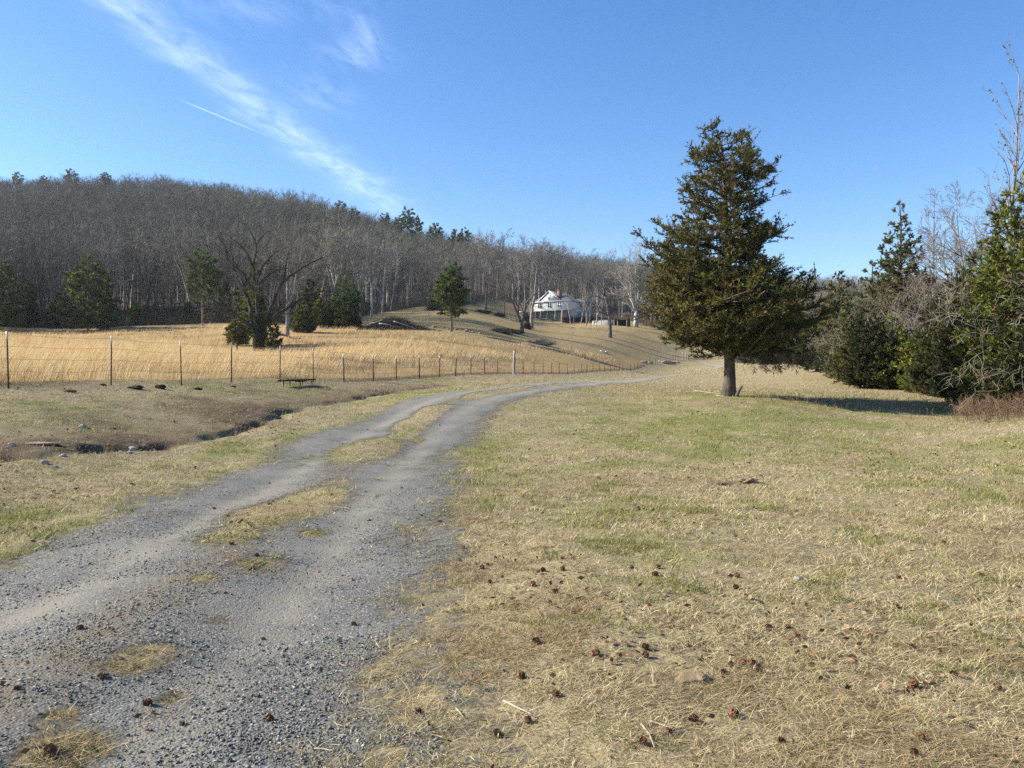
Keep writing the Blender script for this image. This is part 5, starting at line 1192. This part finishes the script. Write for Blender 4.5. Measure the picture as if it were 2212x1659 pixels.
def brush_pile():
    g = np.random.default_rng(8); c = at(850, 141); r = empty('brush_pile', c); tag(r, 'long dark heap of cut brush at the field edge below the fan crowned trees', 'brush pile')
    n = 2600; x = g.normal(size=n) * 2.6; y = g.normal(size=n) * 1.3; h = 2.3 * np.exp(-(x / 3.8) ** 2 - (y / 1.8) ** 2)
    P = np.stack([x, y, [gz(c[0] + a, c[1] + b) - c[2] for a, b in zip(x, y)] + h * g.random(n)], 1)
    D = nrm(g.normal(size=(n, 3)) * np.array([1, .7, .35])); L = g.uniform(.5, 1.7, n)
    V, Q = segs_mesh(P, P + D * L[:, None], np.full(n, .035), np.full(n, .012), 3); cc = np.array([[.08, .065, .05], [.12, .10, .08], [.05, .045, .03]])[g.integers(0, 3, n)]
    A = Acc(); A.add(V, [Q], np.repeat(cc, 6, 0)); m = 2200; i = g.integers(0, n, m); V, Q = shards(P[i], g.normal(size=(m, 3)), g.uniform(.2, .5, m), g.uniform(.08, .2, m), g); A.add(V, [Q], np.repeat(np.array([[.045, .05, .022], [.06, .045, .028]])[g.integers(0, 2, m)], 4, 0))
    link('branches', A.mesh('brush_branches', M['twig']), r)
    for a, b, rr in (((-2.2, -1.7, .9), (2.6, -2.0, -.1), .12), ((.2, -1.6, 1.3), (4.4, -2.1, -.2), .10), ((-4.8, -1.2, .5), (-1.5, -1.7, 1.5), .10)):
        A = Acc(); A.tube(np.linspace(a, b, 7) + g.normal(size=(7, 3)) * .05, np.linspace(rr, rr * .6, 7), k=7, rough=.1); link('log', A.mesh('pile_log', M['bark_pale'], True), r)
    # shrubs on the slope
    def bush(name, px, Y, w, h, label, cols, leaf=True, n=1400, tw=(.12, .1, .085)):
        c = at(px, Y); A = Acc(); n2 = n // 3
        u = nrm(g.normal(size=(n, 3))) * g.random((n, 1)) ** .4; u[:, 2] = np.abs(u[:, 2]); P = u * np.array([w, w * .8, h])
        if leaf:
            V, Q = shards(P, g.normal(size=(n, 3)), g.uniform(.15, .4, n), g.uniform(.08, .2, n), g); A.add(V, [Q], np.repeat(np.array(cols)[g.integers(0, len(cols), n)] * g.uniform(.7, 1.3, (n, 1)), 4, 0))
        b0 = np.stack([g.normal(size=n2) * w * .3, g.normal(size=n2) * w * .3, np.zeros(n2) - .1], 1); t = P[:n2]
        V, Q = segs_mesh(b0, t, np.full(n2, .03), np.full(n2, .012), 3); A.add(V, [Q], np.array(tw))
        o = link(name, A.mesh(name, M['leaf'])); o.location = c; tag(o, label, 'shrub')
    bush('evergreen_shrub', 1139, 186, 1.0, 1.7, 'dark rounded shrub behind the forked tree', [(.03, .035, .014), (.05, .045, .02)])
    bush('evergreen_shrub', 1136, 258, 1.6, 3.2, 'green upright shrub against the porch left of the house', [(.05, .08, .02), (.035, .055, .018)])
    bush('bare_bush', 1166, 150, 3.8, 1.3, 'wide grey leafless bush below the forked tree', [(.15, .15, .15)], False, 1500, (.19, .18, .175))
    bush('bare_bush', 1085, 160, 3.4, .9, 'low dark brush patch left of the forked tree foot', [(.03, .028, .02), (.055, .045, .03)])
    bush('bare_bush', 1110, 166, 2.2, .7, 'low dark brush at the forked tree foot', [(.03, .028, .02), (.055, .045, .03)])
    bush('weed_bush', 1078, 222, 2.0, 1.2, 'brown weed clump at the lawn top left of the porch', [(.14, .09, .05), (.09, .06, .035)])
    bush('weed_bush', 1040, 214, 3.4, .9, 'long low dark weed clump at the lawn top right of the lone pine', [(.07, .055, .035), (.05, .05, .025)])
    bush('weed_bush', 940, 206, 2.6, 1.6, 'dark brush clump at the lawn top behind the lone pine', [(.05, .05, .025), (.08, .06, .04)])
    c = at(1110, 206); A = Acc()
    for i in range(26):
        x, y, z = g.normal() * .9, g.normal() * .4, abs(g.normal()) * .3; w = g.uniform(.15, .5); A.box(x - w, x + w, y - .1, y + .1, z, z + .12)
    o = link('scrap_pile', A.mesh('scrap_pile', M['wood_grey'])); o.location = c; tag(o, 'small grey scrap pile on the lawn left of the forked tree', 'scrap pile')
    # bird over the ridge
    A = Acc(); A.tube([(0, -.25, 0), (0, -.1, .02), (0, .1, .02), (0, .3, 0)], [.02, .07, .06, .01], k=6)
    for s in (-1, 1): A.prism([(0, .08, .03), (s * .35, .12, .16), (s * .75, -.02, .10), (s * .35, -.08, .14), (0, -.1, .03)], (0, 0, .015))
    o = link('flying_bird', A.mesh('flying_bird', M['bark_dark'])); o.location = (PX(1028, 200), 200, PZ(510, 200)); o.rotation_euler = (0, 0, 1.2); tag(o, 'small dark bird flying over the ridge', 'bird')

# ------------------------------------------------------------------ house and sheds
def house():
    Y = 272; px = 1189; X = PX(px, Y); z0 = PZ(691, Y)
    e = empty('farm_house', (X, Y, z0), math.radians(-30)); tag(e, 'white two storey farm house with front gable and stone porch pillars on the hill', 'house')
    white = m_simple('white_clapboard', (.66, .68, .66), (.82, .82, .79), 2, .7, .05); gab = m_simple('sun_tinted_gable_boards', (.76, .73, .62), (.86, .83, .72), 3, .7, .05)  # gable: warm sunlight is put into the board colour, walls stay plain white
    t = NT('grey_metal_roof'); co = t.n('TexCoord').outputs['Object']; wv = t.n('TexWave', Vector=co, Scale=1.1, _bands_direction='X'); n = t.noise(co, 1.5, 4)
    roofm = t.done(t.principled(t.mix(t.ramp(n.outputs[0], .35, .65), (.11, .115, .12), (.19, .195, .20)), .85, t.bump(wv.outputs[0], .3, .05), .1))
    trim = m_simple('white_trim', (.72, .72, .70), (.82, .82, .8), 3, .6, .05); glass = m_simple('dark_window_glass', (.02, .025, .03), (.05, .06, .07), 1, .12, 0, .5)
    porch_shadec = m_simple('shade_tinted_porch_wall', (.30, .36, .40), (.42, .48, .52), 2, .8, .05); stone = m_simple('porch_field_stone', (.14, .10, .07), (.40, .31, .22), 3.5, .9, .9); brick = m_simple('chimney_brick', (.13, .085, .06), (.23, .155, .11), 6, .9, .4)  # porch wall: bluish porch shade is put into its colour
    floorm = m_simple('porch_concrete', (.42, .42, .41), (.55, .55, .53), 2, .9, .1)
    A = Acc(); A.box(-7, 7, 0, 9, 3.3, 6.3)
    for z in np.arange(3.45, 6.3, .3): A.box(-7.01, 7.01, -.018, -.002, z, z + .26)
    link('wall', A.mesh('upper_wall', white), e)
    A = Acc(); A.box(-7, 7, 2.6, 9, .5, 3.295); o = link('wall', A.mesh('porch_back_wall', porch_shadec), e); o['label'] = 'ground floor wall with the porch shade tinted blue grey into its colour'
    A = Acc(); A.box(-7.05, 7.05, -.3, 9.05, -2.5, .42); link('foundation', A.mesh('foundation', stone), e)
    A = Acc(); A.box(-7.2, 7.2, -.5, 2.595, .425, .52); link('porch_floor', A.mesh('porch_floor', floorm), e)
    A = Acc(); A.box(-7.25, 7.25, -.35, -.022, 3.05, 3.28); A.box(-7.25, 7.25, -.02, 2.59, 3.18, 3.295); link('porch_beam', A.mesh('porch_beam', trim), e)
    # main hip roof
    ov = .35; zt, ze = 9.3, 6.3; x0, x1, y0, y1 = -7 - ov, 7 + ov, -ov, 9 + ov; rx0, rx1, ry = -3.4, 3.6, 4.5
    A = Acc(); V = np.array([(x0, y0, ze), (x1, y0, ze), (x1, y1, ze), (x0, y1, ze), (rx0, ry, zt), (rx1, ry, zt)], float)
    A.add(V, [np.array([(0, 1, 5, 4), (2, 3, 4, 5)]), np.array([(1, 2, 5), (3, 0, 4)])])
    V2 = V.copy(); V2[:4, 2] -= .16; A.box(x0, x1, y0, y1, ze - .18, ze - .004); rf = link('roof', A.mesh('main_roof', roofm), e)
    A = Acc(); A.box(x0 - .01, x1 + .01, y0 - .05, y0 - .003, ze - .22, ze + .02); link('eave_board', A.mesh('eave_board', trim), e)
    # front gable
    gx, gw, gp = -.5, 4.2, 9.75
    A = Acc(); A.prism([(gx - gw + .35, -.03, ze + .02), (gx + gw - .35, -.03, ze + .02), (gx, -.03, gp - .3)], (0, 1.0, 0)); link('gable', A.mesh('gable_wall', gab), e)
    A = Acc()
    for s in (-1, 1): A.prism([(gx, -.2, gp), (gx + s * (gw + .3), -.2, ze - .08), (gx + s * (gw + .3), -.2, ze + .1), (gx, -.2, gp + .2)], (0, 5.0, 0))
    o = link('roof', A.mesh('gable_roof', roofm), e)
    A = Acc()
    for s in (-1, 1): A.prism([(gx, -.26, gp - .12), (gx + s * (gw + .32), -.26, ze - .2), (gx + s * (gw + .32), -.26, ze + .12), (gx, -.26, gp + .22)], (0, .055, 0))
    A.box(gx - gw, gx + gw, -.06, -.033, ze + .02, ze + .2); link('bargeboard', A.mesh('bargeboard', trim), e)
    A = Acc(); A.box(2.0, 3.3, 1.0, 2.2, 6.5, 9.95); A.box(1.9, 3.4, .9, 2.3, 9.951, 10.2); link('chimney', A.mesh('chimney', brick), rf)
    # rear wing, lower and longer to the right
    A = Acc(); A.box(1.5, 9.6, 9.02, 14, -1.5, 4.9); link('wall', A.mesh('rear_wing_wall', m_simple('grey_siding', (.20, .20, .20), (.30, .30, .29), 2, .8, .05)), e)
    A = Acc(); A.add(np.array([(1.2, 8.7, 4.91), (10, 8.7, 4.91), (10, 14.4, 4.91), (1.2, 14.4, 4.91), (3.5, 11.5, 7.9), (8, 11.5, 7.9)], float), [np.array([(0, 1, 5, 4), (2, 3, 4, 5), (3, 2, 1, 0)]), np.array([(1, 2, 5), (3, 0, 4)])]); link('roof', A.mesh('rear_wing_roof', roofm), e)
    # windows
    def win(x, z, w, h, y=-.02):
        A = Acc(); f = .13
        A.box(x - w - f, x + w + f, y - .07, y - .003, z + h, z + h + f * 1.4); A.box(x - w - f, x + w + f, y - .09, y - .003, z - f, z); A.box(x - w - f, x - w, y - .065, y - .003, z, z + h); A.box(x + w, x + w + f, y - .065, y - .003, z, z + h); A.box(x - .09, x + .09, y - .065, y - .003, z, z + h); A.box(x - w, x - .09, y - .05, y - .003, z + h * .5 - .04, z + h * .5 + .04); A.box(x + .09, x + w, y - .05, y - .003, z + h * .5 - .04, z + h * .5 + .04)
        wd = link('window', A.mesh('window_frame', trim), e)
        A = Acc(); A.box(x - w, x + w, y - .03, y - .002, z, z + h); link('pane', A.mesh('window_pane', glass), wd)
    for x in (-4.0, -.2, 3.6): win(x, 4.15, .72, 1.55)
    win(-.5, 7.1, .5, 1.1, -.032)
    for x in (-4.8, -2.2, 3.2, 5.6): win(x, 1.0, .6, 1.6, 2.598)
    A = Acc(); A.box(.1, 1.2, 2.54, 2.598, .52, 2.7); d = link('door', A.mesh('front_door', glass), e)
    A = Acc(); A.segs([((1.05, 2.50, 1.45), (1.05, 2.50, 1.6), .02, .02)], 5); link('handle', A.mesh('door_handle', trim), d)
    for x in (-6.4, -3.6, -1.0, 2.0, 4.6):
        A = Acc(); zz = np.linspace(-2.2, 3.05, 12); A.tube([(x, -.1, z) for z in zz], np.interp(zz, [-2.2, .2, 3.05], [.75, .55, .30]), k=8, rough=.12, seed=int(x * 7 + 99)); link('column', A.mesh('stone_column', stone), e)
    # porch roof running on to the left over a drive-through
    A = Acc(); A.prism([(-13, -.4, 3.0), (-7.3, -.4, 3.0), (-7.3, 4, 3.0), (-13, 4, 3.0)], (0, 0, .14)); A.prism([(-13.1, -.5, 3.145), (-7.3, -.5, 3.145), (-7.3, 4.1, 3.145), (-13.1, 4.1, 3.145)], (0, 0, .2)); link('porch_roof', A.mesh('side_porch_roof', trim), e)
    for y in (-.1, 3.7):
        A = Acc(); A.box(-12.6, -12.3, y - .15, y + .15, 1.0, 2.998); A.box(-12.85, -12.05, y - .4, y + .4, -4.0, .999); link('porch_post', A.mesh('side_porch_post', trim), e)
    # steps and stone by the entrance
    A = Acc()
    for i in range(6): A.box(-.3, 1.6, -.8 - .35 * i, -.502 - .35 * i, -2.5, .42 - .2 * (i + 1) + .0)
    link('steps', A.mesh('front_steps', stone), e)
    # hedge, concrete wall and shed right of the house
    def rel(px, Y): return at(px, Y)
    g = np.random.default_rng(12)
    c = at(1248, 263); n = 5200; A = Acc(); P = np.stack([g.uniform(-5, 5, n), g.uniform(-.9, .9, n), g.random(n) ** .7 * 2.1], 1); V, Q = shards(P, g.normal(size=(n, 3)), g.uniform(.2, .5, n), g.uniform(.1, .22, n), g); A.add(V, [Q], np.repeat(np.array([[.045, .035, .04], [.03, .028, .025], [.06, .045, .045]])[g.integers(0, 3, n)], 4, 0))
    h = link('dark_hedge', A.mesh('dark_hedge', M['leaf'])); h.location = c; h.rotation_euler = (0, 0, -.05); tag(h, 'long low dark hedge right of the house', 'hedge')
    a, b = at(1279, 250), at(1325, 244); L = np.linalg.norm(b - a)
    w = empty('concrete_wall', a, math.atan2(b[1] - a[1], b[0] - a[0])); tag(w, 'pale concrete wall between dark hedge and open shed', 'wall'); conc = m_simple('stained_concrete', (.17, .165, .155), (.30, .29, .27), 1.2, .9, .3)
    A = Acc(); A.box(0, L, 0, .3, -1.5, 1.35); link('wall', A.mesh('wall_body', conc), w); A = Acc(); A.box(-.05, L + .05, -.05, .35, 1.351, 1.45); link('coping', A.mesh('wall_coping', conc), w)
    a, b = at(1325, 243), at(1354, 241); L = np.linalg.norm(b - a); s = empty('open_shed', a, math.atan2(b[1] - a[1], b[0] - a[0])); tag(s, 'low dark open shed with pale posts left of the big cedar', 'shed')
    dark = m_simple('dark_boards', (.02, .02, .022), (.05, .048, .048), 3, .9, .3)  # near-black boards for the shed walls and roof
    A = Acc(); A.box(0, L, 2.8, 3.0, -1, 1.9); A.box(0, .15, .3, 2.795, -1, 1.9); A.box(L - .15, L, .3, 2.795, -1, 1.9); link('wall', A.mesh('shed_wall', dark), s)
    A = Acc(); A.prism([(-.3, -.3, 1.93), (L + .3, -.3, 1.93), (L + .3, 3.3, 2.25), (-.3, 3.3, 2.25)], (0, 0, .1)); link('roof', A.mesh('shed_roof', dark), s)
    for x in (.1, L * .28, L - .15): 
        A = Acc(); A.box(x, x + .18, .05, .23, -1, 1.9); link('post', A.mesh('shed_post', M['wood_grey']), s)
# ------------------------------------------------------------------ sky, sun, camera
SUN_EL, SUN_AZ = math.radians(30), math.radians(-84)     # azimuth from +Y towards +X
def sky():
    w = bpy.data.worlds.new('World'); S.world = w; w.use_nodes = True; t = NT.__new__(NT); t.t = w.node_tree; t.t.nodes.clear()
    out = t.n('OutputWorld'); bg = t.n('Background', Strength=.094)
    sk = t.n('TexSky'); sk.sky_type = 'NISHITA'; sk.sun_disc = False; sk.sun_elevation = SUN_EL; sk.sun_rotation = SUN_AZ; sk.air_density = 1.0; sk.dust_density = .35; sk.ozone_density = 2.2; sk.altitude = 150
    d = t.n('TexCoord').outputs['Generated']; sp = t.n('SeparateXYZ', i0=d)
    z = t.math('MAXIMUM', sp.outputs[2], .02); x = t.math('DIVIDE', sp.outputs[0], z); y = t.math('DIVIDE', sp.outputs[1], z)
    p = t.n('CombineXYZ', i0=x, i1=y, i2=0.0).outputs[0]
    # long cirrus band on a high plane
    rot = t.n('VectorRotate', Vector=p, Angle=math.radians(8.2)); rot.rotation_type = 'Z_AXIS'
    wz = t.noise(t.scaled(p, (2.2, 1.4, 1)), 1.5, 5, .6).outputs[0]
    cx = t.math('ADD', x, t.math('MULTIPLY', t.math('SUBTRACT', wz, .5), .22))
    line = t.math('ADD', -1.015, t.math('MULTIPLY', t.math('SUBTRACT', y, 2.2), .140))
    dd = t.math('DIVIDE', t.math('SUBTRACT', cx, line), t.math('ADD', .085, t.math('MULTIPLY', t.math('SUBTRACT', y, 2.2), .020)))
    g = t.math('POWER', 2.718, t.math('MULTIPLY', t.math('MULTIPLY', dd, dd), -1.0))
    st = t.noise(t.scaled(rot.outputs[0], (9.0, 3.2, 1)), 1.6, 8, .62, .6).outputs[0]
    g = t.math('MULTIPLY', g, t.ramp(st, .25, .72))
    g = t.math('MULTIPLY', g, t.math('SUBTRACT', 1.0, t.ramp(y, 4.1, 5.4)))
    def puff(cx_, cy_, sx, sy, a):
        u = t.math('DIVIDE', t.math('SUBTRACT', x, cx_), sx); v = t.math('DIVIDE', t.math('SUBTRACT', y, cy_), sy)
        q = t.math('ADD', t.math('MULTIPLY', u, u), t.math('MULTIPLY', v, v)); return t.math('MULTIPLY', t.math('POWER', 2.718, t.math('MULTIPLY', q, -1.0)), a)
    wi = t.math('ADD', t.math('ADD', puff(-.475, 2.45, .09, .10, .75), puff(-.42, 2.3, .05, .12, .6)), t.math('ADD', puff(-.66, 2.78, .10, .2, .5), puff(-.66, 2.12, .25, .12, .4)))
    wi = t.math('MULTIPLY', wi, t.ramp(st, .38, .75))
    cd = t.math('DIVIDE', t.math('SUBTRACT', x, t.math('ADD', -1.163, t.math('MULTIPLY', t.math('SUBTRACT', y, 2.839), .443))), .0045)
    con = t.math('MULTIPLY', t.math('POWER', 2.718, t.math('MULTIPLY', t.math('MULTIPLY', cd, cd), -1.0)), t.math('MULTIPLY', t.ramp(y, 2.82, 2.9), t.math('SUBTRACT', 1.0, t.ramp(y, 3.05, 3.25))))
    f = t.math('ADD', t.math('ADD', t.math('MULTIPLY', g, .25), t.math('MULTIPLY', wi, .26)), t.math('MULTIPLY', con, .28), True)
    f = t.math('MULTIPLY', f, t.math('GREATER_THAN', sp.outputs[2], .05))
    hs = t.n('HueSaturation', Hue=.508, Saturation=SKY_SAT, Value=1.0, Color=sk.outputs[0])
    c = t.mix(f, hs.outputs[0], (8.6, 9.7, 11.4))
    t.put(bg.inputs[0], c); t.t.links.new(bg.outputs[0], out.inputs[0])
    L = bpy.data.lights.new('sun', 'SUN'); L.energy = SUN_W; L.angle = math.radians(.5); L.color = (1, .93, .82)
    o = bpy.data.objects.new('sun', L); COL.objects.link(o)
    from mathutils import Vector
    v = Vector((math.sin(SUN_AZ) * math.cos(SUN_EL), math.cos(SUN_AZ) * math.cos(SUN_EL), math.sin(SUN_EL)))
    o.rotation_euler = v.to_track_quat('Z', 'Y').to_euler(); o.location = v * 60
SKY_SAT, SUN_W = 1.30, 4.9
def haze():
    A = Acc(); zs = GRID['z']; A.box(-1900, 1900, -1900, 1900, float(zs.min()) - 1.5, max(float(zs.max()), 200.0) + 35)
    t = NT('winter_haze'); v = t.n('VolumePrincipled', Density=HAZE); v.inputs['Color'].default_value = (.80, .88, 1, 1); v.inputs['Anisotropy'].default_value = .2
    t.t.links.new(v.outputs[0], t.out.inputs[1])
    o = tag(link('haze', A.mesh('haze', t.m)), 'thin pale winter haze over the valley', 'haze', kind='stuff'); o.display_type = 'WIRE'
    S.cycles.volume_bounces = 0; print('haze box z', zs.min(), zs.max())
HAZE = .00009
def camera():
    c = bpy.data.cameras.new('camera'); o = bpy.data.objects.new('camera', c); COL.objects.link(o); c.sensor_width = 36; c.lens = 36 * F / 2212; c.clip_end = 6000; c.clip_start = .05
    o.location = (0, 0, EYE); o.rotation_euler = (math.pi / 2, 0, 0); S.camera = o
    S.view_settings.view_transform = 'Standard'; S.view_settings.look = 'None'; S.view_settings.exposure = EXPO; S.view_settings.gamma = 1; S.view_settings.use_curve_mapping = False
    S.cycles.max_bounces = 5; S.cycles.diffuse_bounces = 3; S.cycles.transparent_max_bounces = 12; S.cycles.use_denoising = DENOISE
EXPO, DENOISE = 1.22, False

import time
_t0 = time.time()
for fn in (sky, camera, build_ground, haze, lawn, golden, yard_grass, stones, litter, weeds, far_wood, undergrowth, fence, gate, cones, small_things, big_bare_trees, evergreens, bare_right, edge_trees, brush_pile, house):
    fn(); print(fn.__name__, round(time.time() - _t0, 1))
